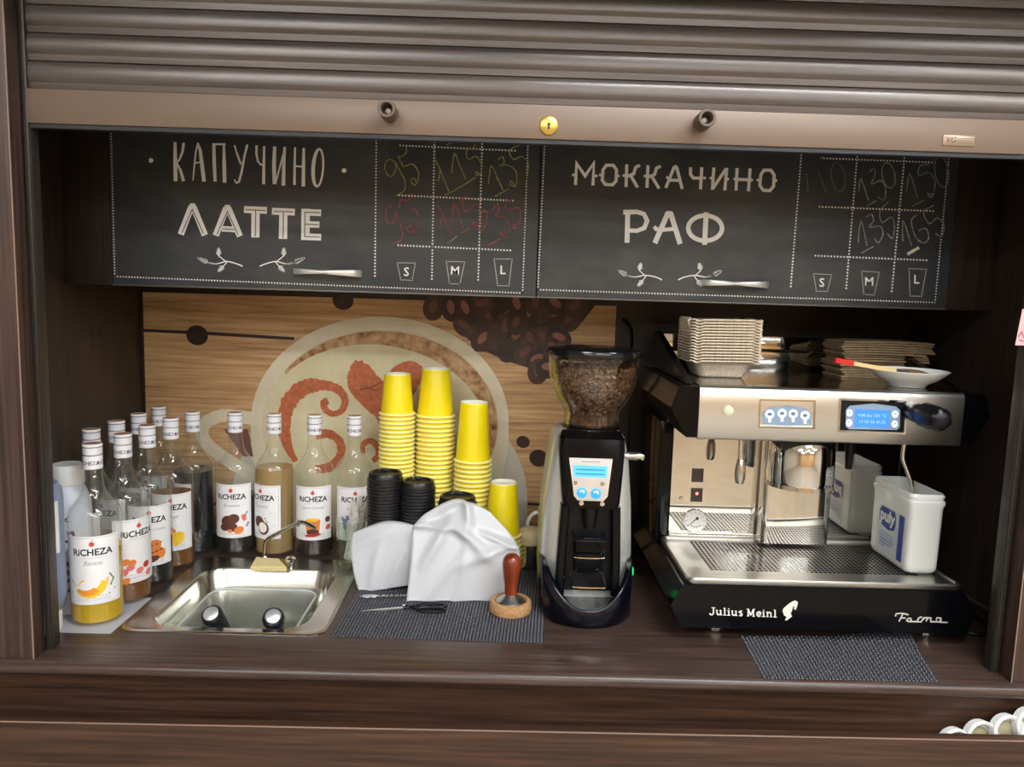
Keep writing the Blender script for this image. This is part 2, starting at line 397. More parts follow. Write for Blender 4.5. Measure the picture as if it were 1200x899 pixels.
# ------------------------------------------------------------------ roller shutter
SL_A = noisy('shutter_slat', [(0.3, S(74, 66, 62)), (0.55, S(90, 81, 76)), (0.75, S(106, 97, 92))], (3, 120, 120), rough=0.24, detail=5, metal=0.3, spec=0.7, rough2=0.36)
SL_B = pm('shutter_bar', S(118, 99, 85), 0.42, 0.15)
sh = thing('roller_shutter', 'brown roller shutter half drawn down over the opening', 'shutter', (0.05, 1.14, 0.79))
prof = [(-.0030, 0.0), (-.0050, .0008), (-.0058, .0095), (-.0066, .0100), (-.0076, .017), (-.0079, .023), (-.0074, .030), (-.0058, .0360), (-.0030, .0383)]
X0S, X1S = -0.695, 0.788
for k in range(12):
    z = 0.8405+k*0.0384
    m = MB(); pr = [(1.138+a, z+b) for a, b in prof]+[(1.142, z+.0383), (1.142, z)]
    m.prism(pr, lambda u, v, t: (t, u, v), X0S, X1S)
    m.build('slat', SL_A, sh, sharp=50)
bar = MB().box(X0S, X1S, 1.126, 1.144, 0.7915, 0.8395, bev=.0015).build('bottom_bar', SL_B, sh)
MB().box(X0S, X1S, 1.129, 1.141, 0.7855, 0.7913).build('rubber_lip', RUB, bar)
TUBEM = pm('stopper_brown', S(96, 82, 70), 0.5)
for px, py in ((453, 127), (829, 138)):
    p = onY(px, py, 1.094)
    m = MB().lathe([(.0125, 0), (.0125, -.031), (.0118, -.0325), (.0085, -.0325), (.0080, -.031), (.0080, -.012), (0, -.012)], 24, (p.x, 1.1255, p.z), (0, 1, 0))
    s = m.build('stopper', TUBEM, bar)
    MB().lathe([(0, -.0125), (.0035, -.0125), (.0035, -.0160), (0, -.0160)], 10, (p.x, 1.1255, p.z), (0, 1, 0)).build('screw', CHROME, s)
p = onY(643, 147, 1.126); BRASS = pm('brass', S(214, 184, 92), 0.3, 0.85)
m = MB().lathe([(0, -.0035), (.011, -.0035), (.0132, -.002), (.0137, 0)], 32, (p.x, 1.126, p.z), (0, 1, 0)); lk = m.build('lock', BRASS, bar)
f = lambda u, v: (p.x+u, 1.1222, p.z+v)
MB().disc((0, .001), .0022, .0022, f, n=12).add([f(-.001, 0), f(.001, 0), f(.0016, -.006), f(-.0016, -.006)], [(0, 1, 2, 3)]).build('keyhole', INK, bar)
p = onY(1123, 165, 1.126)
pl = MB().box(p.x-.023, p.x+.023, 1.1245, 1.1262, p.z-.0075, p.z+.0075, bev=.0006).build('maker_plate', pm('plate', S(150, 128, 108), 0.3, 0.4), bar)
m = MB(); f = lambda u, v: (p.x+u, 1.1242, p.z+v)
put_text(m, 'VG', .011, f, 0, .02, .3, (-.012, 0))
for k in range(3): m.ribbon([(-.002, .003-.003*k), (.019, .003-.003*k)], .0006, f)
m.build('maker_mark', pm('plate_ink', S(84, 68, 60), .5), bar)

# ------------------------------------------------------------------ wall cabinet with two chalkboard doors
YD = 1.41
cab = thing('wall_cabinet', 'long dark wall cabinet with two chalkboard doors above the coffee corner', 'cabinet', (0.05, 1.55, 0.563))
MB().box(XL+.001, XR-.001, 1.430, YB-.001, 0.567, 0.94).build('carcass', W_IN, cab)
MB().box(XL+.001, -0.7245, 1.414, 1.4295, 0.563, 0.94, bev=.0008).build('filler_panel', W_IN, cab)
MB().box(0.8175, XR-.001, 1.414, 1.4295, 0.563, 0.94, bev=.0008).build('filler_panel', W_IN, cab)
def face(k): return lambda x, y: onY(x, y, YD-k)
fP, fC, fI = face(.0005), face(.0011), face(.0009)
CH_Y = noisy('chalk_yellow', [(0.35, S(110, 114, 76)), (0.7, S(186, 190, 126))], (400, 400, 400), rough=0.9)
CH_R = noisy('chalk_red', [(0.35, S(120, 64, 68)), (0.7, S(194, 104, 110))], (400, 400, 400), rough=0.9)
CH_W = noisy('chalk_grey', [(0.35, S(100, 102, 102)), (0.7, S(184, 186, 184))], (400, 400, 400), rough=0.9)
CH_B = noisy('chalk_blue', [(0.35, S(92, 104, 112)), (0.7, S(156, 178, 190))], (400, 400, 400), rough=0.9)
LINE = pm('inline_ink', S(110, 100, 84), 0.7)
EDGE = pm('door_edge', S(112, 108, 102), 0.35, 0.3)
def door(x0, x1, lab):
    d = MB().box(x0, x1, YD, YD+.0185, 0.566, 0.90, bev=.0008).build('door', BLACKBOARD, cab, lab)
    MB().box(x0, x1, YD-.0012, YD+.0185, 0.5628, 0.5658, bev=.0006).build('edge_strip', EDGE, d)
    return d
d1 = door(-0.7215, 0.0545, 'left chalkboard door with coffee names and prices')
d2 = door(0.0565, 0.8155, 'right chalkboard door with coffee names and prices')
def sprig(m, c, pts, tipup, tipdown, flip=None):
    q = (lambda l: [(flip*2-x, y) for x, y in l]) if flip is not None else (lambda l: l)
    main, up, dn = pts
    m.ribbon(smooth_path([Vector((x, y, 0)) for x, y in c(q(main))], 5), [1.3]*((len(main)-1)*5+1), fP)
    for br in (up, dn, main[-3:]):
        P = c(q(br)); m.ribbon(P, 1.1, fP)
        (ax, ay), (bx, by) = P[-2], P[-1]
        for t in (.05, .28, .5, .72, .92):
            x, y = ax+(bx-ax)*t, ay+(by-ay)*t; dx, dy = bx-ax, by-ay; L = math.hypot(dx, dy); dx /= L; dy /= L
            for s in (-1, 1): m.ribbon([(x, y), (x+4.6*(1-.5*t)*(dx*.7-s*dy*.7), y+4.6*(1-.5*t)*(dy*.7+s*dx*.7))], [1.1, .5], fP)
        m.disc((bx+(bx-ax)*.22, by+(by-ay)*.22), .8, .8, fP, n=6)
def glyphs(m, c, strokes, w=None, fn=None, mi=0):
    for s in strokes:
        pts = c(s[0]); ww = (s[1] if len(s) > 1 else w)
        k = 1/CS
        W = [q*k for q in ww] if isinstance(ww, (list, tuple)) else ww*k
        LAYER[0] = (LAYER[0]+1) % 12; e = .00002*LAYER[0]; g = fn or fP
        m.ribbon(pts, W, lambda x, y: g(x, y)-Vector((0, e, 0)), mi)
LAYER = [0]
def oval(cx, cy, rx, ry, n=28, tilt=0): return [(cx+rx*math.cos(2*PI*k/n)+tilt*ry*math.sin(2*PI*k/n), cy-ry*math.sin(2*PI*k/n)) for k in range(n)]
# --- left door
CS = 4.615; c6 = crop(180, 150, CS)
m = MB()
glyphs(m, c6, [([(116, 76), (117, 180), (119, 288)], [16, 21, 20]), ([(163, 80), (156, 130), (140, 170), (122, 192)], [16, 13, 11, 9]), ([(124, 186), (146, 230), (162, 288)], [9, 14, 18]),
    ([(213, 286), (220, 210), (228, 130), (240, 80)], [6, 9, 9, 10]), ([(238, 80), (252, 120), (262, 200), (273, 290)], [9, 17, 21, 20]), ([(222, 190), (258, 184)], 8),
    ([(326, 84), (328, 190), (333, 290)], [17, 19, 17]), ([(318, 88), (390, 88)], 11), ([(380, 84), (382, 190), (384, 296)], [12, 20, 20]),
    ([(437, 92), (452, 140), (472, 196)], [8, 10, 10]), ([(507, 90), (490, 160), (476, 240), (462, 290), (448, 298), (436, 278)], [12, 12, 13, 12, 9, 7]),
    ([(557, 94), (556, 140), (564, 180), (578, 198), (594, 198)], [13, 12, 10, 9, 8]), ([(598, 98), (596, 200), (595, 304)], [12, 15, 17]),
    ([(655, 100), (651, 200), (654, 304)], [18, 21, 20]), ([(658, 304), (686, 200), (712, 104)], 9), ([(709, 102), (704, 200), (702, 312)], [14, 18, 20]),
    ([(765, 104), (763, 200), (762, 308)], [11, 13, 14]), ([(764, 206), (808, 210)], 10), ([(812, 108), (811, 200), (810, 316)], [14, 18, 19])])
ov = oval(890, 215, 27, 101, 28, 0.06); m.ribbon(c6(ov), [(11+9*max(0, math.cos(2*PI*k/28+PI)))/CS for k in range(28)], fP, closed=True)
for q in c6([(1030, 230)])+[(177, 188)]: MB().disc(q, 2.8, 2.7, fP).build('dot_print', PRINT2, d1)
m.build('lettering', PRINT2, d1, 'white hand-drawn word КАПУЧИНО')
m = MB()
bold = [([(147, 576), (205, 424)], 34), ([(214, 424), (278, 580)], 34), ([(196, 421), (225, 421)], 26), ([(336, 582), (394, 432)], 34), ([(403, 432), (467, 586)], 34), ([(385, 429), (414, 429)], 26), ([(368, 545), (440, 549)], 30),
    ([(489, 441), (613, 446)], 37), ([(552, 446), (550, 592)], 45), ([(640, 450), (764, 455)], 37), ([(702, 455), (700, 600)], 45),
    ([(822, 437), (821, 606)], 46), ([(822, 456), (906, 459)], 36), ([(822, 521), (897, 523)], 34), ([(822, 588), (906, 591)], 36)]
glyphs(m, c6, bold); m.build('lettering', PRINT2, d1, 'white bold word ЛАТТЕ')
m = MB()
glyphs(m, c6, [([(152, 570), (209, 440), (270, 572)], 5), ([(342, 575), (399, 452), (458, 580)], 5), ([(372, 546), (438, 549)], 5), ([(498, 442), (604, 446)], 5), ([(552, 446), (550, 586)], 5),
    ([(649, 451), (755, 455)], 5), ([(702, 455), (700, 594)], 5), ([(900, 459), (818, 456), (817, 588), (900, 591)], 5), ([(818, 521), (890, 523)], 5)], fn=fI)
m.build('inline', LINE, d1)
m = MB()
spr = ([(482, 748), (450, 735), (395, 722), (340, 735), (295, 728), (250, 708)], [(390, 722), (352, 692), (352, 658)], [(398, 724), (380, 745), (355, 770)])
sprig(m, c6, spr, None, None); sprig(m, c6, spr, None, None, flip=528)
m.build('sprig_print', PRINT2, d1)
def grid(d, ver, hor, frame, cups, letters, cc):
    m = MB()
    for a, b in ver+hor: m.dots(cc([a])[0], cc([b])[0], 3.7, 1.15, fP)
    for a, b in frame: m.dots(a, b, 3.35, 0.95, fP)
    for poly in cups:
        P = cc(poly)
        for i in range(4): m.dots(P[i], P[(i+1) % 4], 2.3, 0.62, fP)
    for s, (x, y) in letters:
        q = cc([(x, y)])[0]
        put_text(m, s, 14.5, lambda u, v: fP(q[0]+u+v*.02, q[1]-v), 0, .012)
    m.build('dotted_price_grid', PRINT2, d)
c4 = crop(430, 150, 4.495)
grid(d1, [((50, 30), (42, 780)), ((356, 40), (342, 795)), ((608, 50), (586, 800))], [((175, 92), (780, 120)), ((170, 355), (770, 383)), ((165, 618), (755, 645))],
    [((130, 150), (134.5, 324)), ((134.5, 324), (612.4, 343.5)), ((618.8, 165), (612.4, 343.5))],
    [[(160, 710), (255, 712), (238, 803), (178, 800)], [(418, 703), (515, 705), (490, 822), (435, 820)], [(670, 690), (765, 690), (748, 832), (688, 830)]], [('S', (208, 760)), ('M', (464, 754)), ('L', (715, 750))], c4)
def chalk(d, cc, strokes, mat, name='chalk_price', w=6.5):
    cells = {}
    for s in strokes:
        xm = sum(p[0] for p in s)/len(s); ym = sum(p[1] for p in s)/len(s); col = 0 if xm < 345 else (1 if xm < 595 else 2); row = 0 if ym < 330 else 1
        if s[0] == (545, 300) or s[0] == (785, 318) or s[0] == (235, 345): row = 1
        m = cells.setdefault((col, row), MB()); LAYER[0] = (LAYER[0]+1) % 12; e = .00002*LAYER[0]
        P = smooth_path([Vector((x, y, 0)) for x, y in cc(s)], 4); m.ribbon(P, [w/4.495*(.75+.5*random.random()) for _ in P], lambda x, y: fC(x, y)-Vector((0, e, 0)))
    for m in cells.values(): m.build(name, mat, d)
chalk(d1, c4, [[(150, 182), (120, 165), (95, 190), (100, 235), (130, 255), (152, 215), (150, 182), (172, 225), (200, 280), (195, 330), (150, 358)], [(205, 100), (210, 125), (185, 150), (165, 152), (180, 180), (195, 202), (240, 190), (270, 230), (270, 270), (252, 302), (230, 280), (245, 265), (264, 290)],
    [(375, 280), (385, 230)], [(362, 165), (400, 255), (432, 335)], [(410, 356), (490, 312), (572, 260)], [(447, 238), (460, 135), (490, 200), (520, 272)], [(572, 80), (560, 105), (525, 118), (533, 165), (575, 150), (602, 190), (600, 240), (575, 250), (575, 230), (598, 250)],
    [(640, 297), (655, 200), (690, 270), (717, 327)], [(690, 167), (715, 150), (722, 185), (700, 200), (740, 195), (785, 230), (785, 300), (755, 300), (760, 280), (785, 310)], [(800, 92), (750, 120), (772, 165), (815, 150), (850, 190), (840, 270)], [(675, 360), (745, 322)]], CH_Y)
chalk(d1, c4, [[(132, 408), (100, 430), (105, 490), (135, 505), (150, 470), (150, 440), (185, 540), (180, 590), (135, 608)], [(235, 345), (215, 385), (180, 375), (168, 420)], [(225, 420), (262, 440), (265, 500), (235, 550), (210, 530), (235, 515), (252, 552)],
    [(380, 532), (395, 470)], [(370, 400), (410, 480), (445, 562)], [(450, 492), (460, 400), (505, 525)], [(530, 365), (500, 372), (520, 440), (570, 405), (602, 440), (595, 495), (560, 520), (560, 495), (602, 542)], [(500, 552), (542, 528)],
    [(608, 440), (635, 450), (615, 538)], [(660, 430), (690, 400), (692, 440), (680, 462), (740, 480), (745, 540), (710, 565), (708, 545), (738, 582)], [(775, 375), (730, 392), (740, 432), (800, 420), (806, 480), (780, 530), (775, 510), (812, 500)], [(640, 620), (705, 580)]], CH_R)
chalk(d1, c4, [[(425, 608), (475, 570)], [(420, 92), (445, 75)]], CH_W, 'chalk_mark', 5)
# --- right door
CS = 4.138; c7 = crop(640, 170, CS)
m = MB()
mok = [[(142, 194), (148, 90), (189, 150), (231, 88), (227, 196)], [(391, 94), (387, 204)], [(455, 98), (434, 108), (424, 140), (392, 152)], [(410, 148), (444, 206)], [(494, 98), (489, 207)], [(556, 102), (535, 112), (526, 143), (495, 155)], [(512, 152), (548, 211)],
    [(580, 208), (622, 104)], [(622, 104), (633, 104)], [(632, 104), (660, 213)], [(600, 170), (648, 172)], [(700, 108), (700, 142), (714, 160), (752, 161)], [(755, 108), (748, 215)], [(813, 109), (806, 217)], [(806, 214), (873, 114)], [(876, 111), (866, 220)], [(926, 112), (921, 221)], [(925, 166), (986, 169)], [(989, 114), (981, 224)]]
glyphs(m, c7, [(s,) for s in mok], 15)
for o8 in ([(276, 120), (292, 98), (326, 98), (341, 120), (339, 174), (322, 193), (287, 191), (272, 170)], [(1041, 145), (1056, 122), (1090, 122), (1106, 145), (1103, 200), (1085, 221), (1052, 219), (1036, 195)]):
    m.ribbon(c7(o8), 15/CS, fP, closed=True)
for q in c7([(133, 145), (242, 150), (263, 145), (350, 150), (378, 148), (480, 150), (588, 158), (768, 160), (800, 160), (880, 165), (915, 165), (996, 170), (1028, 170), (1114, 172)]): m.disc(q, 2.0, 1.8, fP, n=8)
m.build('lettering', PRINT2, d2, 'white octagonal word МОККАЧИНО')
m = MB()
glyphs(m, c7, [([(396, 318), (392, 474)], 24), ([(374, 326), (440, 324), (474, 334), (490, 367), (476, 402), (440, 416), (400, 414)], [24, 22, 21, 22, 21, 20, 20]),
    ([(527, 476), (592, 326)], 25), ([(584, 331), (610, 331)], 22), ([(602, 326), (650, 480)], 25), ([(523, 396), (534, 408), (560, 412), (628, 406)], [16, 20, 19, 19]), ([(776, 326), (768, 484)], 24)])
m.ribbon(c7(oval(771, 403, 82, 61, 32)), 22/CS, face(.00078), closed=True)
m.build('lettering', PRINT2, d2, 'white word РАФ')
m = MB()
spr = ([(562, 654), (530, 640), (480, 632), (430, 640), (392, 632), (360, 614)], [(478, 632), (452, 608), (458, 580)], [(485, 634), (470, 655), (450, 678)])
sprig(m, c7, spr, None, None); sprig(m, c7, spr, None, None, flip=601)
m.build('sprig_print', PRINT2, d2)
c5 = crop(920, 170, 4.495)
grid(d2, [((88, 20), (30, 745)), ((382, 30), (322, 755)), ((632, 35), (562, 770))], [((205, 70), (790, 92)), ((182, 325), (780, 348)), ((160, 583), (745, 607))],
    [((638.5, 165), (630.3, 339.5)), ((630.3, 339.5), (1095.7, 354.6)), ((1112.5, 180), (1095.7, 354.6))],
    [[(150, 678), (245, 683), (222, 772), (165, 770)], [(403, 665), (497, 670), (470, 790), (415, 787)], [(653, 650), (745, 655), (718, 797), (658, 795)]], [('S', (194, 727)), ('M', (443, 722)), ('L', (692, 710))], c5)
def loop(cx, cy, rx, ry, tilt): return oval(cx, cy, rx, ry, 14, tilt)+[oval(cx, cy, rx, ry, 14, tilt)[0]]
chalk(d2, c5, [[(112, 150), (122, 245)], [(175, 130), (195, 190), (217, 250)], loop(280, 168, 36, 75, -.12)], noisy('chalk_faint', [(.35, S(84, 86, 88)), (.7, S(126, 128, 130))], (400, 400, 400), rough=.9), w=6)
chalk(d2, c5, [[(388, 245), (400, 180), (440, 295)], [(445, 142), (470, 122), (472, 165), (455, 205), (505, 188), (530, 230), (520, 290), (488, 272)], loop(545, 160, 34, 66, -.15), [(430, 322), (482, 293)],
    [(385, 512), (400, 400), (432, 532)], [(425, 382), (455, 365), (465, 400), (445, 432), (500, 428), (516, 470), (490, 515), (472, 492)], [(545, 300), (500, 345), (510, 408), (560, 380), (576, 430), (565, 492), (538, 465)], [(400, 570), (466, 535)],
    [(620, 507), (622, 400), (667, 532)], [(690, 370), (665, 400), (685, 480), (728, 516), (756, 490), (742, 440), (700, 452)], [(785, 318), (730, 352), (760, 415), (800, 385), (836, 420), (825, 482), (793, 465)], [(185, 75), (198, 60)]], CH_W)
chalk(d2, c5, [[(640, 247), (657, 150), (697, 282)], [(765, 102), (710, 110), (705, 160), (755, 145), (790, 190), (775, 275), (750, 255), (778, 262)], loop(825, 140, 36, 82, -.12), [(670, 322), (732, 292)]], CH_B)
chalk(d2, c5, [[(645, 575), (705, 540)]], PRINT, 'chalk_mark', 14)
# handles: slim chrome bows on two posts
for d, a, b in ((d1, (340, 317.5), (421, 320.5)), (d2, (826, 331), (905, 334))):
    A, B = onY(*a, 1.385), onY(*b, 1.385); m = MB(); rings = []
    for k in range(13):
        t = k/12; p = A.lerp(B, t); hh = .0032+.0042*abs(t-.45)**1.2*1.6; yy = 1.4075-.022*math.sin(PI*min(1, max(0, t)))**.5
        rings.append([(p.x, yy-.0025, p.z-hh), (p.x, yy-.0045, p.z), (p.x, yy-.0025, p.z+hh), (p.x, yy+.0025, p.z+hh), (p.x, yy+.0025, p.z-hh)])
    m.loft(rings).build('handle', pm('handle_satin', S(236, 234, 228), .38, .6), d, 'chrome bow handle', sharp=60)

# ------------------------------------------------------------------ printed picture on the back wall
PY = 1.697
PO = thing('wall_picture', 'printed picture of a latte cup, coffee beans and wooden boards on the back wall', 'picture', (-0.28, YB, 0.2))
PW = noisy('print_planks', [(0.25, S(128, 88, 56)), (0.42, S(184, 142, 98)), (0.58, S(208, 168, 120)), (0.78, S(226, 194, 148))], (5, 1, 120), rough=0.5, detail=8, dist=.4)
bx0, bx1 = -0.803, 0.246
MB().box(bx0, bx1, PY, YB-.0005, 0.001, 0.549).build('board', PW, PO)
lay = [0]
def pr(k): return lambda x, y: onY(x, y, PY-.00025*k)
D1 = pm('print_dark', S(48, 32, 26), 0.5); D2 = noisy('print_bean', [(.3, S(34, 22, 20)), (.7, S(66, 42, 34))], (30, 30, 30), rough=.5); D2b = noisy('print_bean_b', [(.3, S(52, 32, 26)), (.7, S(88, 56, 44))], (40, 40, 40), rough=.5); D3 = pm('print_bean_light', S(150, 98, 78), 0.5); D4 = pm('print_bean_mid', S(112, 70, 56), 0.5)
P_CREAM = noisy('print_cup', [(.3, S(214, 202, 174)), (.7, S(230, 220, 196))], (12, 12, 12), rough=.5)
P_FROTH = noisy('print_froth', [(.3, S(206, 194, 156)), (.7, S(222, 212, 178))], (16, 16, 16), rough=.5)
P_CREMA = noisy('print_crema', [(.3, S(120, 70, 42)), (.48, S(182, 138, 96)), (.7, S(208, 180, 136))], (60, 60, 60), rough=.5)
P_RUST = noisy('print_cinnamon', [(.3, S(170, 84, 48)), (.6, S(194, 108, 68)), (.8, S(218, 148, 104))], (130, 130, 130), rough=.5)
P_SAUC = pm('print_saucer', S(204, 198, 184), 0.5)
for pts, wd_ in (([(165, 387), (230, 390), (345, 397)], [3.4, 4, 3.6]), ([(556, 411), (640, 415), (722, 418)], [1.8, 1.5, 1.5]), ([(560, 589), (722, 594)], 3), ([(168, 588), (300, 592)], 3)):
    MB().ribbon(pts, wd_, pr(1)).build('board_gap_print', D1, PO)
def clipz(pts): return pts
def ell(cx, cy, rx, ry, a0=0, a1=360, n=48): return [(cx+rx*math.cos(math.radians(a0+(a1-a0)*k/n)), cy+ry*math.sin(math.radians(a0+(a1-a0)*k/n))) for k in range(n+1)]
MB().flat(ell(445, 585, 173, 142, 180+0, 360)+[(618, 662), (272, 662)], pr(2)).build('saucer_print', P_SAUC, PO)
m = MB(); m.ribbon(smooth_path([(302, 492, 0), (262, 487, 0), (238, 500, 0), (246, 524, 0), (300, 560, 0)], 5), 15, pr(3)); m.build('cup_handle_print', P_CREAM, PO)
m = MB(); m.flat([(262, 503), (290, 503), (300, 535), (285, 535)], pr(3)); m.build('handle_gap_print', pm('print_mauve', S(120, 82, 74), .5), PO)
MB().flat(ell(445, 494, 151, 123, 180, 360)+[(596, 520), (585, 580), (560, 640), (330, 640), (305, 580), (294, 520)], pr(4)).build('cup_print', P_CREAM, PO)
MB().flat(ell(446, 498, 139, 112, 0, 360), pr(5)).build('froth_print', P_FROTH, PO)
m = MB(); outer = ell(446, 498, 137, 110, 215, 385, 40); inner = ell(440, 504, 126, 100, 215, 385, 40)
rr = random.Random(3)
for i in range(40):
    t = i/40; j = rr.uniform(-2, 2); k2 = .35+.75*math.sin(PI*t)
    a, b = outer[i], outer[i+1]; p, q = inner[i], inner[i+1]
    mixp = lambda a, p, k: (a[0]+(p[0]-a[0])*k, a[1]+(p[1]-a[1])*k)
    k3 = .35+.75*math.sin(PI*(i+1)/40)
    m.flat([a, b, mixp(b, q, k3), mixp(a, p, k2)], pr(6))
m.build('crema_print', P_CREMA, PO)
c8 = crop(280, 350, 3.333)
def ragged(pts, wid, k=9):
    P = smooth_path([Vector((x, y, 0)) for x, y in pts], k); n = len(P); n0 = len(wid)-1
    W = []
    for i in range(n):
        t = i/(n-1)*n0; j = min(int(t), n0-1); W.append((wid[j]+(wid[j+1]-wid[j])*(t-j))*rr.uniform(.86, 1.12))
    return P, W
m = MB()
for pts, wd_ in (([(222, 636), (188, 570), (176, 485), (196, 405), (250, 350), (320, 338), (382, 352), (414, 392), (402, 436), (368, 450), (338, 434), (332, 408), (348, 398)], [20, 36, 50, 62, 64, 44, 34, 28, 26, 24, 26, 30, 28]),
                 ([(300, 535), (350, 528), (394, 560), (396, 612), (360, 655), (300, 668)], [34, 34, 32, 34, 36, 30]), ([(486, 604), (484, 572), (512, 556), (542, 578), (546, 612), (522, 634)], [18, 22, 24, 26, 26, 22])):
    P, W = ragged(pts, wd_); MB().ribbon(c8(P), [x/3.333 for x in W], pr(7)).build('cinnamon_swirl_print', P_RUST, PO)
def rag_poly(poly):
    P = smooth_path([Vector((x, y, 0)) for x, y in poly], 6, True); cx = sum(p.x for p in P)/len(P); cy = sum(p.y for p in P)/len(P)
    return c8([(cx+(p.x-cx)*rr.uniform(.96, 1.05), cy+(p.y-cy)*rr.uniform(.96, 1.05)) for p in P])
m = MB(); m.flat(rag_poly([(455, 242), (505, 258), (540, 300), (575, 340), (600, 420), (570, 500), (520, 450), (470, 405), (430, 355), (425, 300)]), pr(7))
m.build('cinnamon_leaf_print', P_RUST, PO); m = MB(); m.flat(rag_poly([(585, 300), (620, 258), (662, 244), (705, 258), (720, 292), (708, 332), (670, 390), (620, 440), (590, 400)]), pr(8))
m.build('cinnamon_leaf_print', P_RUST, PO)
m = MB(); m.ribbon(c8([(470, 355), (510, 350), (560, 325)]), 1.4, pr(9)); m.ribbon(c8([(490, 340), (520, 355), (545, 358)]), 1.2, pr(9)); m.build('leaf_vein_print', pm('print_vein', S(120, 58, 40), .5), PO)
cb = crop(420, 330, 3.75)
MB().flat([(512, 351.5), (700, 354.5), (682, 378), (660, 392), (648, 436), (622, 432), (596, 424), (560, 408), (535, 385), (528, 362)], pr(1.6)).build('bean_heap_print', D2, PO)
beans = [(330, 115), (410, 120), (470, 195), (545, 255), (610, 245), (515, 140), (570, 150), (640, 140), (650, 200), (700, 240), (760, 255), (655, 300), (735, 315), (790, 345), (820, 250), (880, 250), (930, 170), (850, 140), (800, 135), (740, 150), (700, 180), (700, 100), (780, 95), (870, 100), (960, 110), (620, 100), (540, 100), (470, 120), (790, 395), (835, 380), (855, 300)]
for i, (x, y) in enumerate(beans):
    a = rr.uniform(0, PI); q = cb([(x, y)])[0]; y2 = max(q[1], 352.5)
    b = MB().disc((q[0], y2), 15.5, 12.5, pr(2+.07*i), rot=a).build('bean_print', D2 if i % 2 else D2b, PO)
    if i % 7 != 4:
        g = MB().disc((q[0]+rr.uniform(-2, 1), y2-2.0), 8.2, 4.4, pr(2+.07*i+.05), rot=a)
        g.build('highlight_print', D3 if i % 2 else D4, b)
for q, r in (((231, 393), 13), ((402, 352), 12.5), ((631, 537), 11), ((613, 518), 8)): MB().disc(q, r, r*.9, pr(2), rot=.3).build('bean_print', D2, PO)
# pink price tag on the right rail
p = onY(1199, 386, 1.122); m = MB()
m.prism([(-.008, -.024), (.012, -.024), (.012, .03), (-.003, .03)], lambda u, v, t: (p.x+u, t, p.z+v), 1.1238, 1.1244)
o = tag(m.build('price_tag', pm('pink_paper', S(214, 170, 172), .8)), 'small pink paper tag stuck on the right shutter rail', 'tag')
m = MB(); f = lambda u, v: (p.x+u, 1.1235, p.z+v)
m.ribbon([(-.005, -.012), (-.001, -.004), (.003, -.012)], .0014, f); m.ribbon([(-.004, -.016), (.004, -.018)], .0014, f); m.build('red_mark', pm('red_ink', S(150, 50, 60), .7), o)

# ================================================================== THINGS ON THE LEFT HALF OF THE WORKTOP
# ------------------------------------------------------------------ sink, tub, portafilters, tap
RIM = 0.0014
sk = thing('sink', 'small square stainless steel sink set in the worktop', 'sink', (-0.455, 1.37, 0))
m = MB(); N = 6
def rr3(x0, x1, y0, y1, r, z): return [Vector((a, b, z)) for a, b in rrect(x0, x1, y0, y1, r, N)]
m.loft([rr3(-.626, -.283, 1.194, 1.548, .030, .0002), rr3(-.626, -.283, 1.194, 1.548, .030, RIM), rr3(-.622, -.287, 1.198, 1.544, .028, RIM+.0012), rr3(-.616, -.293, 1.204, 1.538, .026, RIM-.0002),
        rr3(-.590, -.322, 1.216, 1.488, .045, RIM-.0004)], cap0=False, cap1=False)
m.build('rim', SINK_STEEL, sk)
m = MB()
m.loft([rr3(-.590, -.322, 1.216, 1.488, .045, RIM-.0004), rr3(-.585, -.327, 1.221, 1.483, .043, -.006), rr3(-.572, -.340, 1.232, 1.470, .040, -.13), rr3(-.55, -.36, 1.26, 1.45, .03, -.148), rr3(-.47, -.44, 1.345, 1.375, .01, -.152)], cap0=False, cap1=True)
m.build('basin', SINK_STEEL, sk)
MB().lathe([(0, .004), (.018, .004), (.021, 0)], 20, (-.455, 1.36, -.152)).build('drain', CHROME, sk)
TUBP = thin_glass('clear_tub', (0.90, 0.92, 0.90, 1), .08, body=S(214, 216, 208), bodyfac=.14)
tb = thing('plastic_tub', 'clear plastic tub with a rounded rim standing inside the sink', 'tub', (-.455, 1.35, -.147))
m = MB()
m.loft([rr3(-.562, -.350, 1.240, 1.450, .035, -.030), rr3(-.560, -.352, 1.242, 1.448, .034, -.026), rr3(-.555, -.357, 1.247, 1.443, .031, -.030), rr3(-.540, -.372, 1.265, 1.428, .028, -.143), rr3(-.54, -.372, 1.265, 1.428, .028, -.1455)], cap0=False)
m.build('wall', TUBP, tb)
m = MB(); P = [Vector((a, b, -.0262)) for a, b in rrect(-.559, -.353, 1.243, 1.447, .033, N)]; m.tube(P+[P[0]], .0022, 6); m.build('rim', thin_glass('tub_rim', (.8, .82, .8, 1), .1, body=S(232, 234, 228), bodyfac=.6), tb)
m = MB(); m.loft([rr3(-.5385, -.3735, 1.2665, 1.4265, .026, -.132), rr3(-.5385, -.3735, 1.2665, 1.4265, .026, -.1425)]); tag(m.build('milky_water', pm('milky', S(206, 196, 158), .2)), 'cloudy pale coffee rinse water in the clear tub', 'water', kind='stuff')
HANDLE = pm('handle_black', S(26, 28, 34), .3)
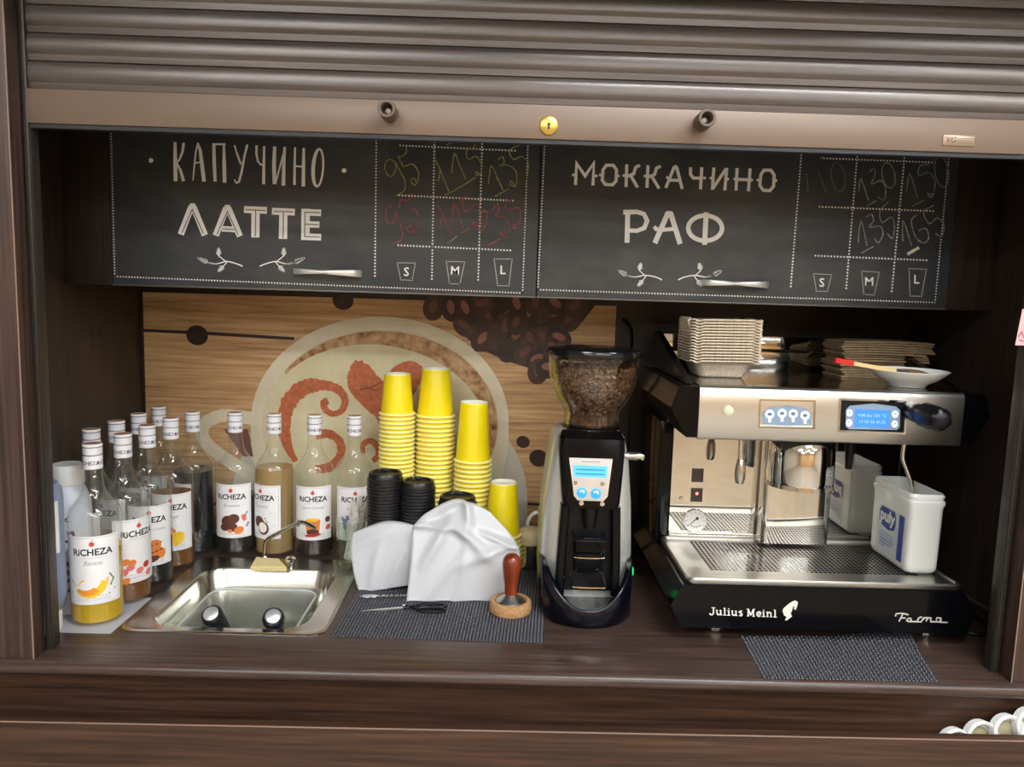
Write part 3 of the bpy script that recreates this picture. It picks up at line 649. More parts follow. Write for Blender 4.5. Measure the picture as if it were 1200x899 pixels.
def portafilter(px, py, Y, back, lab):
    a = onY(px, py, Y); b = Vector(back); ax = (b-a).normalized(); L = (b-a).length
    t = thing('portafilter', lab, 'portafilter', b, 'portafilters in the sink')
    m = MB().lathe([(0, 0), (.0140, 0), (.0172, .003), (.0184, .010), (.0172, .028), (.0135, .06), (.0105, L*.72), (.012, L*.78), (0, L*.78)], 22, a, ax); h = m.build('handle', HANDLE, t)
    MB().lathe([(0, -.0022), (.0100, -.0018), (.0128, 0), (.0128, .002), (0, .002)], 22, a, ax).build('end_cap', pm('cap_silver', S(214, 214, 216), .35, .7), h)
    MB().lathe([(0, L*.775), (.007, L*.775), (.006, L), (0, L)], 14, a, ax).build('neck', CHROME, t)
    c = b+ax*.03
    MB().lathe([(.030, -.014), (.034, -.014), (.034, .012), (.029, .016), (.012, .017), (0, .017), (0, .013), (.028, .012), (.030, -.014)], 28, c, (0.15, 0.1, -1)).build('basket_ring', CHROME, t)
portafilter(247, 719, 1.236, (-.475, 1.320, -.080), 'portafilter whose black handle leans left over the sink front')
portafilter(320, 722, 1.230, (-.400, 1.320, -.080), 'portafilter whose black handle points straight at the viewer from the sink')
tp = thing('tap', 'thin bent steel water spout behind the sink', 'tap', onZ(310, 655.5, RIM))
m = MB(); Yt = tp.location.y
P = [tp.location.copy(), onY(310.5, 640, Yt), onY(312.5, 633, Yt-.003), onY(320, 628, Yt-.01), onY(349, 613.5, Yt-.04), onY(355, 612.5, Yt-.047), onY(361, 614.5, Yt-.052), onY(369, 619, Yt-.06)]
m.tube(smooth_path(P, 4), .0042, 12).build('spout', STEEL, tp)
q = tp.location; MB().lathe([(.009, 0), (.009, .004), (.006, .008), (0, .008)], 20, q).build('base_flange', CHROME, tp)
q = onZ(341, 664, RIM); MB().lathe([(.008, 0), (.008, .008), (.011, .010), (.011, .018), (.007, .021), (0, .021)], 16, q).build('turn_knob', CHROME, tp)
q = [onZ(x, y, RIM+.010) for x, y in ((300, 652.5), (327, 654.5), (336, 664.5), (293.5, 664))]; SPM = noisy('sponge', [(.3, S(206, 184, 120)), (.7, S(236, 220, 168))], (300, 300, 300), rough=.9, bump=.5)
m = MB(); lo = [Vector((a.x, a.y, RIM+.0005)) for a in q]; ctr = sum(q, Vector())/4
m.loft([[p for p in lo], [p+Vector((0, 0, -.0015)) for p in q], [ctr+(p-ctr)*.95 for p in q]])
tag(m.build('sponge', SPM), 'flat pale yellow sponge lying behind the sink basin', 'sponge')
m = MB().box(-.775, -.628, 1.185, 1.33, .0002, .0012); tag(m.build('sheet', pm('grey_sheet', S(178, 180, 188), .35)), 'thin light grey sheet under the front syrup bottles', 'sheet')

# ------------------------------------------------------------------ syrup bottles
BH = .302
prof_b = [(0, .002), (.030, .001), (.036, 0), (.0395, .003), (.0408, .008), (.0408, .178), (.0400, .186), (.0370, .194), (.0310, .2025), (.0245, .211), (.0190, .220), (.0158, .232), (.0142, .246), (.0134, .262), (.0134, .296)]
def flute(h): return .018*max(0, min(1, (h-.185)/.012))*max(0, min(1, (.258-h)/.02))
GLASS = thin_glass('bottle_glass', (.965, .972, .965, 1), .015, body=S(220, 222, 214), bodyfac=.02)
m = MB().lathe(prof_b, 48, flute=flute); G_ME = MB.recalc(m.mesh('bottle_glass', GLASS, 50))
CAPW = pm('cap_white', S(236, 234, 238), .35); CAPT = pm('cap_copper', S(186, 138, 112), .35, .3); CAPL = pm('cap_print', S(70, 70, 96), .6)
m = MB(); pc = [(.0142, BH-.042), (.0150, BH-.041), (.0150, BH-.0185), (.0145, BH-.018), (.0145, BH-.017), (.0150, BH-.0165), (.0150, BH-.006), (.0154, BH-.005), (.0154, BH-.001), (.0146, BH), (.0142, BH)]
m.lathe(pc, 32); m.lathe([(.0142, BH), (.0138, BH-.0004), (0, BH-.0004)], 32, mi=1)
CAP_ME = MB.recalc(m.mesh('bottle_cap', [CAPW, CAPT]))
m = MB()
m.lathe([(.01505, BH-.0192), (.01512, BH-.0190), (.01512, BH-.0180), (.01505, BH-.0178)], 32)
m.lathe([(.01545, BH-.0058), (.0155, BH-.0055), (.0155, BH-.0047), (.01545, BH-.0045)], 32)
for s in range(3):
    a0 = s*2*PI/3
    put_text(m, 'RiCHEZA', .0088, lambda u, v: (.01515*math.sin(u/.015+a0), -.01515*math.cos(u/.015+a0), BH-.0315+v), 0, .02)
CAPPR_ME = m.mesh('cap_print', CAPL)
LAB = noisy('label_paper', [(.3, S(232, 230, 232)), (.7, S(240, 238, 240))], (40, 40, 40), rough=.6)
APPLE = pm('apple_red', S(206, 74, 62), .6); GREEN = pm('leaf_green', S(84, 138, 78), .6); GREYP = pm('label_grey', S(150, 150, 160), .6)
BAN1 = pm('banana_yellow', S(244, 196, 48), .6); BAN2 = pm('banana_orange', S(236, 150, 40), .6); CHOC = pm('choc', S(92, 52, 40), .6); ORNG = pm('orange_fruit', S(226, 132, 60), .6)
MANG = pm('mango_red', S(222, 92, 40), .6); BLUE = pm('berry_blue', S(122, 144, 210), .6); VIOL = pm('violet', S(120, 116, 170), .6); COCO = pm('coco_white', S(240, 238, 228), .6); PINKF = pm('pink_fruit', S(226, 120, 120), .6); REDF = pm('red_fruit', S(190, 52, 48), .6)
def fruit(kind, add):
    """add(material, shape): printed picture in label millimetres, origin at the label centre"""
    D = lambda mat, x, y, rx, ry, rot=0, k=0: add(mat, lambda b, f: b.disc((x, y), rx, ry, f, 0, 16, rot), k)
    Pg = lambda mat, pts, k=0: add(mat, lambda b, f: b.flat(pts, f), k)
    Rb = lambda mat, pts, w, k=0: add(mat, lambda b, f: b.ribbon(pts, w, f), k)
    if kind == 'banana':
        arc = lambda cx, cy, r, a0, a1, n=10: [(cx+r*math.cos(math.radians(a0+(a1-a0)*k/n)), cy+r*math.sin(math.radians(a0+(a1-a0)*k/n))) for k in range(n+1)]
        Pg(BAN1, arc(-4, 4, 21, 215, 355)+arc(-7, 9, 17, 345, 232)); Pg(BAN2, arc(-6, 3, 17, 222, 318)+arc(-9, 8, 15, 312, 236), 1)
        Rb(BAN1, [(15, 0), (17, 7)], 3, 1); Rb(BAN1, [(-18, -1), (-14, 4), (-10, 6)], 2)
        for q in ([(24, 4), (20, -4)], [(19, 12), (25, 3)], [(26, -9), (18, -14)]): Rb(GREEN, q, 2)
        for q in ([(-22, -2), (-27, 6)], [(-20, -8), (-28, -10)]): Rb(GREYP, q, 1.2)
    elif kind == 'mix':
        for x, y, c in ((-18, 4, ORNG), (-12, -4, PINKF), (-20, -10, PINKF), (-18, -22, ORNG), (-10, 2, ORNG), (10, -4, REDF), (14, -16, PINKF), (0, -10, PINKF)): D(c, x, y, 5.5, 4.5, .4)
    elif kind == 'cookie':
        D(ORNG, 4, 0, 14, 10, .9); D(ORNG, -8, -6, 11, 8, .7, 1); D(ORNG, 14, -8, 8, 8, 0, 1); D(CHOC, 0, -16, 13, 5, .2, 2)
        for i in range(16): D(CHOC, -14+((i*37) % 31), -12+((i*23) % 21), 1.3, 1.2, 0, 3)
    elif kind == 'mango':
        D(MANG, -6, 1, 13, 11, .5); D(BAN2, -1, -1, 8, 8, .5, 1); D(BAN1, 7, -7, 13, 10, .6, 2)
        for i in range(-1, 3): Rb(BAN2, [(-3+i*5, -15), (1+i*5, 1)], .9, 3)
        for i in range(3): Rb(BAN2, [(-4, -12+i*5), (18, -10+i*5)], .8, 3)
    elif kind == 'berry':
        for x, y in ((10, 4), (16, 8), (18, 0), (12, 10)): D(BLUE, x, y, 5, 5)
        for x, y, r in ((14, -8, .5), (20, -5, 1.4), (10, -12, 2.4)): D(GREEN, x, y, 6, 3, r, 1)
    elif kind == 'chocolate':
        D(CHOC, -6, 2, 11, 9, .5); D(CHOC, 4, 6, 9, 8, .2); D(CHOC, -10, -8, 9, 6, .1); D(CHOC, 2, -8, 8, 7, .4); D(ORNG, 12, -13, 8, 6, .4, 1); D(ORNG, -2, -14, 4, 3, 0, 1)
        D(PINKF, 20, 7, 4, 6, .3, 1); Rb(GREEN, [(26, 16), (22, 10)], 3); Rb(CHOC, [(24, -8), (28, -2)], 3)
    elif kind == 'coconut':
        D(CHOC, -4, 2, 10, 9, .4); D(CHOC, 5, -8, 10, 11, .3); D(COCO, 4, -7, 7.6, 8.6, .3, 1)
        for q in ([(6, 4), (24, 14)], [(10, 4), (27, 6)], [(12, 2), (24, -3)], [(8, 8), (18, 18)]): Rb(GREEN, q, [4, 1.2], 1)
    elif kind == 'caramel':
        D(ORNG, 0, 6, 12, 5); Pg(ORNG, [(-12, 5), (12, 5), (10, -12), (-10, -12)]); D(CHOC, 0, -12, 10, 5, 0, 1); D(REDF, 0, -17, 13, 3, .1, 1); D(BAN1, 0, 8, 9, 3, 0, 2)
        D(CHOC, 25, 7, 5, 5, .4); D(MANG, 26, -6, 5, 4, .4); D(CHOC, -26, 0, 3, 6)
    elif kind == 'lavender':
        for x, y in ((-18, 2), (-15, 7), (-20, 9), (-12, 12), (16, 2), (12, 8), (18, 9), (-17, -4)): D(VIOL, x, y, 2.6, 4, .4)
        Rb(GREEN, [(-16, -14), (-14, 2)], 1.2); Rb(GREEN, [(14, -14), (14, 4)], 1.2)
LZ0, LZ1 = .040, .155
def liquid(name, tint, body, fac, tl=.5): return thin_glass('liquid_'+name, tint, .05, body=body, bodyfac=fac, transl=tl)
liq_cache = {}
def bottle(x, y, z, lab, mat, level, face_deg, kind, script, show_label=True, rot=0):
    t = thing('syrup_bottle', lab, 'bottle', (x, y, z), 'syrup bottles')
    inst('glass', G_ME, t); c = inst('cap', CAP_ME, t, rot=(0, 0, rot)); inst('cap_lettering', CAPPR_ME, c)
    key = (mat.name, level)
    if key not in liq_cache:
        pr_ = [(0, .005), (.034, .0045), (.0385, .008)]+[(r-.0016, h) for r, h in prof_b if .01 < h < level and r > .0135]
        rl = pr_[-1][0]
        for (r0, h0), (r1, h1) in zip(prof_b[:-1], prof_b[1:]):
            if h0 <= level < h1 and h1 > h0: rl = r0+(r1-r0)*(level-h0)/(h1-h0)-.0016
        pr_ += [(rl, level), (0, level)]
        liq_cache[key] = MB.recalc(MB().lathe(pr_, 40).mesh('liquid', mat))
    inst('syrup', liq_cache[key], t)
    if not show_label: return t
    a0 = math.radians(face_deg); R = .0412
    def on(r): return lambda u, v: (x+(r)*math.sin(a0+u/1000/R), y-(r)*math.cos(a0+u/1000/R), z+(LZ0+LZ1)/2+v/1000)
    hw, hh = 44, (LZ1-LZ0)*500
    m = MB(); rings = []
    for k in range(25):
        u = -hw+2*hw*k/24; f, g = on(R), on(R-.0002)
        rings.append([f(u, -hh), f(u, hh), g(u, hh), g(u, -hh)])
    m.loft(rings); L = m.build('label', LAB, t)
    m = MB(); f = on(R+.00012); b = 40
    for p in ([(-b+2*b*k/12, hh-3) for k in range(13)], [(-b+2*b*k/12, -hh+3) for k in range(13)], [(-b, hh-3), (-b, -hh+3)], [(b, hh-3), (b, -hh+3)]): m.ribbon(p, .5, f)
    for k, yy in enumerate((-hh+14, -hh+10, -hh+7)): m.ribbon([(-26+52*j/8, yy) for j in range(9)], .7, f)
    m.ribbon([(-16+32*j/6, hh-36) for j in range(7)], .5, f)
    m.build('small_print', GREYP, L)
    if script:
        m = CurvedMB().text(script, 11 if len(script) < 9 else 8.5, f, .0, .35, (0, hh-45), .9); m.build('script_lettering', GREYP, L)
    if 0: m.build('small_print', GREYP, L)
    m = CurvedMB().text('RiCHEZA', 15.5, f, .028, 0, (0, hh-27), .98); m.build('brand_lettering', INK, L)
    m = CurvedMB().disc((0, hh-13), 4.2, 4.2, f, n=14).ribbon([(0, hh-9), (2, hh-5)], 1.2, f); m.build('apple_mark', APPLE, L)
    layers = {}
    def add(mat_, fn, k):
        layers.setdefault((mat_.name, k), (mat_, CurvedMB()))
        fn(layers[(mat_.name, k)][1], (lambda q: (lambda u, v: q(u*1.32, v*1.32-24)))(on(R+.00015+.00006*k)))
    fruit(kind, add)
    for mat_, b in layers.values(): b.build('fruit_print', mat_, L)['kind'] = 'stuff'
    return t
LQ_BAN = liquid('banana', (.95, .74, .10, 1), S(255, 222, 10), .9, .55); LQ_AMB = liquid('amber', (.74, .46, .16, 1), S(190, 126, 48), .5); LQ_DRK = liquid('dark', (.05, .03, .03, 1), S(22, 16, 18), .85)
LQ_COC = liquid('cloudy', (.8, .68, .42, 1), S(208, 176, 118), .88); LQ_RED = liquid('mahogany', (.22, .06, .04, 1), S(52, 20, 16), .7); LQ_BLU = liquid('inky', (.06, .06, .08, 1), S(26, 26, 36), .85); LQ_GRY = liquid('clear', (.86, .86, .80, 1), S(190, 188, 172), .12)
LQ_YEL = liquid('pale', (.80, .66, .28, 1), S(190, 160, 80), .25)
yaw = lambda x, y: math.degrees(math.atan2(x, y))      # a face turned to the viewer
bottle(-.678, 1.242, .0013, 'banana syrup bottle with golden syrup, front of the left row', LQ_BAN, .128, 20, 'banana', 'Banana')
bottle(-.672, 1.330, RIM, 'syrup bottle with pink and orange fruit on its label behind the banana bottle', LQ_AMB, .045, 58, 'mix', '')
bottle(-.670, 1.418, RIM, 'syrup bottle with chocolate chip cookies on its label and black syrup', LQ_DRK, .080, 24, 'cookie', 'Chocolate Cookie')
bottle(-.663, 1.503, RIM, 'mango syrup bottle with amber syrup in the left row', LQ_AMB, .150, 19, 'mango', 'Mango')
bottle(-.656, 1.592, .0, 'syrup bottle with blue berries on its label and dark syrup in the corner', LQ_BLU, .178, -46, 'berry', '')
bottle(-.568, 1.598, .0, 'dark syrup bottle with chocolate pieces on its label against the back wall', LQ_DRK, .125, 4, 'chocolate', 'Brownie')
bottle(-.485, 1.597, .0, 'coconut syrup bottle full of cloudy beige syrup', LQ_COC, .188, -28, 'coconut', 'Coconut')
bottle(-.399, 1.596, .0, 'salted caramel syrup bottle, nearly empty with dark red rest', LQ_RED, .052, 8, 'caramel', 'Salted Caramel')
bottle(-.315, 1.600, .0, 'syrup bottle with violet flowers on its label beside the black lids', LQ_GRY, .06, 14, 'lavender', 'Lavender')
bottle(-.750, 1.372, .0, 'syrup bottle by the left wall, front one of the rear row', LQ_AMB, .10, -20, 'mix', '')
bottle(-.750, 1.462, .0, 'syrup bottle by the left wall, second of the rear row', LQ_GRY, .15, -20, 'berry', '')
bottle(-.750, 1.552, .0, 'syrup bottle by the left wall, third of the rear row', LQ_GRY, .12, -20, 'mango', '')
bottle(-.752, 1.648, .0, 'syrup bottle in the far left corner, last of the rear row', LQ_YEL, .12, -20, 'coconut', '')

# topping squeeze bottles
SQ_B = thin_glass('squeeze_blue', (.75, .8, .9, 1), .3, body=S(170, 188, 220), bodyfac=.85, transl=.4); SQ_W = pm('squeeze_white', S(214, 218, 232), .4)
t = thing('topping_bottle', 'pale blue squeeze bottle standing on its white cap by the left post', 'bottle', (-.738, 1.190, .0013))
MB().lathe([(0, .034), (.024, .034), (.030, .040), (.0345, .06), (.035, .10), (.0335, .13), (.0345, .16), (.0345, .222), (.033, .236), (.027, .246), (.012, .250), (0, .250)], 36, t.location).build('body', SQ_B, t)
MB().lathe([(0, 0), (.025, 0), (.0265, .003), (.0265, .030), (.022, .0335), (0, .0335)], 32, t.location).build('cap', WHT, t)
def wrap(c, r, a0, z0): return lambda u, v: (c.x+r*math.sin(a0+u/r), c.y-r*math.cos(a0+u/r), c.z+z0+v)
m = MB(); f = wrap(t.location, .0352, math.radians(30), .185); m.loft([[f(-.03+.06*k/10, -.05), f(-.03+.06*k/10, .035)] for k in range(11)], cap0=False, cap1=False, closed=False); lb = m.build('label', LAB, t)
m = MB(); f = wrap(t.location, .0354, math.radians(30), .185)
for k in range(9): m.ribbon([(-.02, .02-.008*k), (.012+.006*(k % 3), .02-.008*k)], .0016, f)
m.build('small_print', GREYP, lb)
t = thing('topping_bottle', 'white squeeze bottle with purple upright lettering behind the banana bottle', 'bottle', (-.744, 1.282, .0013))
MB().lathe([(0, 0), (.033, 0), (.0352, .004), (.0355, .02), (.0355, .175), (.034, .195), (.028, .212), (.024, .222), (0, .222)], 36, t.location).build('body', SQ_W, t)
MB().lathe([(0, .2225), (.0262, .2225), (.0268, .226), (.0258, .252), (.023, .2565), (0, .257)], 32, t.location).build('cap', WHT, t)
m = MB(); f = wrap(t.location, .0357, math.radians(26), .085)
put_text(m, 'TOPPING', .030, lambda u, v: f(-v, u), 0, .03); m.build('lettering', pm('purple', S(112, 44, 110), .6), t)
m = MB(); put_text(m, 'R', .016, lambda u, v: f(-v-.004, u+.082), 0, .03); m.build('letter', INK, t)

# ------------------------------------------------------------------ yellow cups, upside down in stacks
YEL = noisy('cup_yellow', [(.3, S(240, 214, 6)), (.7, S(246, 222, 14))], (30, 30, 30), rough=.42); YEL2 = pm('cup_rim', S(250, 240, 150), .4); CUPW = pm('cup_white', S(236, 234, 220), .6)
def cup_mesh(R, r, h):
    m = MB(); rt = .0021
    pr_ = [(R-.0026, .004)]+[(R-.0004+rt*math.cos(a), rt+rt*math.sin(a)) for a in [PI*(1.15+k/6*1.3) for k in range(0, 7)]]+[(R-.0030, .0052), (r, h-.002), (r-.0008, h)]
    m.lathe(pr_, 36, mids=[1]*8+[0, 1])
    m.lathe([(r-.0008, h), (r-.0022, h), (r-.003, h-.006), (0, h-.006)], 36, mi=2)
    return MB.recalc(m.mesh('paper_cup', [YEL, YEL2, CUPW]))
def stack(x, y, R, r, h, top, n, pitch, lab, labtop, grp):
    me = cup_mesh(R, r, h)
    for k in range(n):
        a = random.uniform(0, 6.28)
        o = inst('paper_cup', me, None, (x+random.uniform(-.0001, .0001), y+random.uniform(-.0001, .0001), k*pitch), (0, 0, a))
        tag(o, labtop if k == n-1 else lab % ordinal(n-k), 'cup', grp)
def pitch(top, h, n): return (top-h)/(n-1)
stack(-.222, 1.580, .0368, .0272, .086, .397, 35, pitch(.397, .086, 35), 'yellow paper cup, %s from the top of the leftmost cup stack', 'topmost yellow paper cup of the leftmost cup stack', 'cups in the left stack')
stack(-.144, 1.607, .0414, .0294, .1025, .407, 32, pitch(.407, .1025, 32), 'yellow paper cup, %s from the top of the middle, tallest cup stack', 'topmost yellow paper cup of the middle, tallest stack', 'cups in the middle stack')
stack(-.060, 1.572, .0392, .0286, .126, .343, 23, pitch(.343, .126, 23), 'yellow paper cup, %s from the top of the right, lower cup stack', 'topmost tall yellow paper cup of the right stack', 'cups in the right stack')
stack(.006, 1.522, .0392, .0270, .112, .186, 8, pitch(.186, .112, 8), 'yellow paper cup, %s from the top of the short stack behind the tamper', 'topmost yellow paper cup of the short stack beside the grinder', 'cups in the short stack')

# ------------------------------------------------------------------ black lids
LIDB = pm('lid_black', S(24, 24, 27), .32)
def lid_mesh(R):
    m = MB().lathe([(R-.002, .0005), (R, 0), (R+.0006, .002), (R, .0045), (R-.0018, .0055), (R-.0024, .013), (R-.0042, .0165), (R-.0066, .0170), (R-.0082, .0158), (R-.0095, .0125), (.006, .0120), (0, .0125)], 36)
    m.box(-.006, .006, R-.014, R-.006, .0125, .0185, bev=.0015)
    return MB.recalc(m.mesh('cup_lid', LIDB))
def lid_stack(x, y, R, top, p, lab, labtop, grp):
    me = lid_mesh(R); n = max(2, round((top-.017)/p)+1); p = (top-.017)/(n-1)
    for k in range(n):
        o = inst('cup_lid', me, None, (x+random.uniform(-.0006, .0006), y+random.uniform(-.0006, .0006), .002+k*p), (0, 0, random.uniform(-.2, .3)))
        tag(o, labtop if k == n-1 else lab % ordinal(n-k), 'lid', grp)
lid_stack(-.228, 1.470, .0355, .211, .0065, 'black plastic cup lid, %s from the top of the left lid stack', 'topmost black lid of the left lid stack', 'lids in the left stack')
lid_stack(-.163, 1.462, .0345, .198, .0065, 'black plastic cup lid, %s from the top of the middle lid stack', 'topmost black lid of the middle lid stack', 'lids in the middle stack')
lid_stack(-.084, 1.452, .0375, .172, .0065, 'black plastic cup lid, %s from the top of the stack under the paper bag', 'topmost black lid peeping over the large paper bag', 'lids under the paper bag')

# ------------------------------------------------------------------ woven anti-slip mats
def mat_obj(name, quad, nu, nv, z, lab, lift=None):
    A, B, C, D = [Vector((q[0], q[1], z)) for q in quad]
    P = lambda u, v: (A.lerp(B, u)).lerp(D.lerp(C, u), v)+(Vector((0, 0, lift(u, v))) if lift else Vector((0, 0, 0)))
    t = thing(name, lab, 'mat', (A+B+C+D)/4)
    m = MB(); g = 12; vs = [P(i/g, j/g)-Vector((0, 0, -.0002)) for j in range(g+1) for i in range(g+1)]
    m.add(vs, [(j*(g+1)+i, j*(g+1)+i+1, (j+1)*(g+1)+i+1, (j+1)*(g+1)+i) for j in range(g) for i in range(g)])
    m.build('backing', pm('mat_base', S(24, 24, 28), .7), t)
    m = MB()
    for j in range(nv):
        for i in range(nu):
            u0, u1, v0, v1 = (i+.06)/nu, (i+.94)/nu, (j+.14)/nv, (j+.86)/nv
            if (i+j) % 2: u0, u1, v0, v1 = (i+.2)/nu, (i+.8)/nu, (j+.02)/nv, (j+.98)/nv
            b = [P(u0, v0), P(u1, v0), P(u1, v1), P(u0, v1)]; c = sum(b, Vector())/4; hgt = .0020 if (i+j) % 2 else .0012
            tp_ = [c+(q-c)*.6+Vector((0, 0, hgt)) for q in b]
            m.add([q+Vector((0, 0, .0002)) for q in b]+tp_, [(4, 5, 6, 7), (0, 1, 5, 4), (1, 2, 6, 5), (2, 3, 7, 6), (3, 0, 4, 7)])
    o = m.build('weave', pm('mat_weave', S(60, 60, 68), .42), t); o['kind'] = 'stuff'
mat_obj('woven_mat', [(-.272, 1.193), (.077, 1.190), (.100, 1.530), (-.262, 1.530)], 62, 56, .0003, 'dark woven anti-slip mat under the lids, paper bags and tamper')
# ------------------------------------------------------------------ stirrers in a glass
g = onZ(413, 662, RIM); t = thing('drinking_glass', 'clear drinking glass holding white stirrers at the sink corner', 'glass', g)
CG = thin_glass('clear_glass', (.93, .96, .93, 1), .02)
m = MB().lathe([(0, 0), (.026, 0), (.0285, .003), (.031, .04), (.0345, .098), (.0335, .0985), (.0325, .098), (.029, .04), (.0265, .014), (0, .012)], 36, g); m.build('wall', CG, t)
STW = noisy('wrap_white', [(.3, S(196, 190, 180)), (.6, S(240, 238, 232))], (90, 90, 90), rough=.5)
for k in range(12):
    a = 2*PI*k/12+.3; b0 = Vector((g.x+.014*math.cos(a), g.y+.014*math.sin(a), .016+RIM)); lean = Vector((.012+.010*math.cos(a*1.7), .016*math.sin(a), .085+.03*((k*7) % 5)/5))
    m = MB(); b1 = b0+lean*1.12; d = lean.normalized(); s1 = d.orthogonal().normalized()*.0042; s2 = d.cross(s1).normalized()*.0013
    m.loft([[b0+s1+s2, b0-s1+s2, b0-s1-s2, b0+s1-s2], [b0.lerp(b1, .5)+s1+s2*1.6, b0.lerp(b1, .5)-s1+s2*1.6, b0.lerp(b1, .5)-s1-s2*1.6, b0.lerp(b1, .5)+s1-s2*1.6], [b1+s1*1.3+s2, b1-s1*1.3+s2, b1-s1*1.3-s2, b1+s1*1.3-s2]])
    tag(m.build('stirrer', STW), 'white wrapped stirrer standing in the drinking glass', 'stirrer', 'stirrers in the glass')

# ------------------------------------------------------------------ paper bags draped over the lids
WAX = thin_glass('wax_paper', (.9, .9, .9, 1), .35, body=S(222, 223, 228), bodyfac=.92, transl=.3)
def drape(name, lab, left, right, bottom_y, top_y, fold, seed, folds):
    """sheet between two traced side edges (bottom to top), leaning back over what it covers"""
    rn = random.Random(seed); n = 36; rows = []
    Lp = smooth_path([Vector((x, y, d)) for x, y, d in left], 8); Rp = smooth_path([Vector((x, y, d)) for x, y, d in right], 8)
    def samp(P, t):
        k = t*(len(P)-1); i = min(int(k), len(P)-2); return P[i].lerp(P[i+1], k-i)
    for j in range(n+1):
        v = j/n; a, b = samp(Lp, v), samp(Rp, v); row = []
        for i in range(n+1):
            u = i/n; q = a.lerp(b, u)
            arch = fold*math.sin(PI*u)*v*v
            y = q.z; px, py = q.x, q.y-arch
            dsp = 0
            for (fu, fv, ang, amp, wd_, ln) in folds:
                du, dv = u-fu, v-fv; s = du*math.cos(ang)+dv*math.sin(ang); c = -du*math.sin(ang)+dv*math.cos(ang)
                dsp += amp*math.exp(-(c/wd_)**2)*max(0, 1-(s/ln)**2)
            p = onY(px, py, y)
            p.y -= dsp; p.z = max(p.z, .0026+.0008*math.sin(20*u))
            row.append(p)
        rows.append(row)
    back = []
    for i in range(n+1):                                    # the sheet goes on over the top, backwards
        u = i/n; back.append(rows[-1][i]+Vector((0, .03, -.004-.012*abs(u-.5)**1.5*3)))
    rows.append([(a+b)/2+Vector((0, 0, .0035)) for a, b in zip(rows[-1], back)]); rows.append(back)
    m = MB(); W_ = n+1
    m.add([p for r in rows for p in r], [(j*W_+i, j*W_+i+1, (j+1)*W_+i+1, (j+1)*W_+i) for j in range(len(rows)-1) for i in range(n)])
    o = m.build(name, WAX, sharp=180)
    s = o.modifiers.new('thickness', 'SOLIDIFY'); s.thickness = .0005
    return tag(o, lab, 'paper bag', 'paper bags')
drape('paper_bag', 'smaller translucent white paper bag at the left, in front of the black lids', [(421, 695, 1.388), (414, 670, 1.398), (411, 640, 1.415), (413, 625, 1.424)], [(492, 684, 1.390), (492, 660, 1.390), (492, 635, 1.400), (490, 617, 1.412)], 0, 0, 7, 4,
    [(.3, .3, 1.2, .004, .06, .5), (.6, .25, 1.0, .005, .05, .4), (.2, .7, .3, .003, .08, .5)])
drape('paper_bag', 'large crumpled translucent white paper bag draped over the black lids', [(476, 706, 1.341), (480, 670, 1.358), (482, 640, 1.376), (484, 617, 1.392), (498, 602, 1.402)], [(590, 705, 1.352), (604, 672, 1.356), (609, 645, 1.368), (598, 626, 1.385), (574, 600, 1.400)], 0, 0, 13, 9,
    [(.25, .55, 1.1, .010, .05, .35), (.55, .6, -.9, .012, .06, .4), (.75, .45, .5, .008, .05, .4), (.15, .75, -.2, .010, .05, .4), (.6, .85, 1.2, .012, .06, .3), (.4, .3, .9, .005, .04, .4), (.85, .6, -.4, .009, .05, .3), (.5, .2, 1.57, .004, .03, .5), (.35, .85, .4, -.010, .06, .3)])
# ------------------------------------------------------------------ bar spoon, scissors, black clip box
a, b = onZ(422, 700.5, .0035), onZ(500, 699, .005); t = thing('bar_spoon', 'steel bar spoon with twisted handle by the paper bags', 'spoon', a)
d = (b-a).normalized(); m = MB(); nrm = Vector((-d.y, d.x, 0))
rings = []
for k in range(9):
    s = k/8; wdt = .0075*math.sin(PI*min(1, .12+s*.84))**.7; q = a+d*.034*s; rings.append([q+nrm*wdt+Vector((0, 0, .003)), q+Vector((0, 0, -.0005)), q-nrm*wdt+Vector((0, 0, .003)), q+Vector((0, 0, .0005))])
m.loft(rings).build('bowl', CHROME, t, sharp=180)
m = MB(); rings = []
for k in range(60):
    q = a+d*(.034+(b-a).length*.72*k/59)+Vector((0, 0, .002)); an = k*.55; rings.append([q+(nrm*math.cos(an+j*PI/2)+Vector((0, 0, 1))*math.sin(an+j*PI/2))*(.0028 if j % 2 else .0014) for j in range(4)])
m.loft(rings).build('twisted_handle', CHROME, t, sharp=20)
m = MB().box(-.245, -.172, 1.402, 1.432, .0024, .016, bev=.003); tag(m.build('black_tray', BLK_S), 'low black plastic piece half hidden under the small paper bag', 'tray')
a, b, c = onZ(421, 717, .003), onZ(476, 712.5, .0035), onZ(519, 714, .003); t = thing('scissors', 'pair of scissors with black loop handles on the woven mat', 'scissors', b)
for s, nm in ((1, 'blade'), (-1, 'blade')):
    nr = Vector((0, 1, 0)); m = MB(); z = Vector((0, 0, .0006*s))
    m.prism([(0, 0), (.045, .0012*s-.003), (.080, -.0042), (.080, .0042), (.045, .0034)], lambda u, v, q: a+(b-a).normalized()*u+Vector((0, v, q))+z, 0, .0009); m.build(nm, CHROME, t)
for s in (1, -1):
    m = MB(); d = (c-b).normalized(); cen = b+d*.045+Vector((0, .0085*s, .002))
    P = [b-d*.004+Vector((0, -.003*s, .002)), b+d*.012+Vector((0, .002*s, .002))]+[cen+d*.025*math.cos(q)+Vector((0, .0075*s*math.sin(q)*1.1, 0)) for q in [PI-2*PI*k/16 for k in range(17)]]
    m.tube(smooth_path(P, 2), .0030, 8); m.build('handle_loop', BLK_S, t)
MB().lathe([(0, .0055), (.003, .0055), (.0035, .004), (.0035, 0)], 12, b+Vector((-.004, 0, 0))).build('screw', CHROME, t)
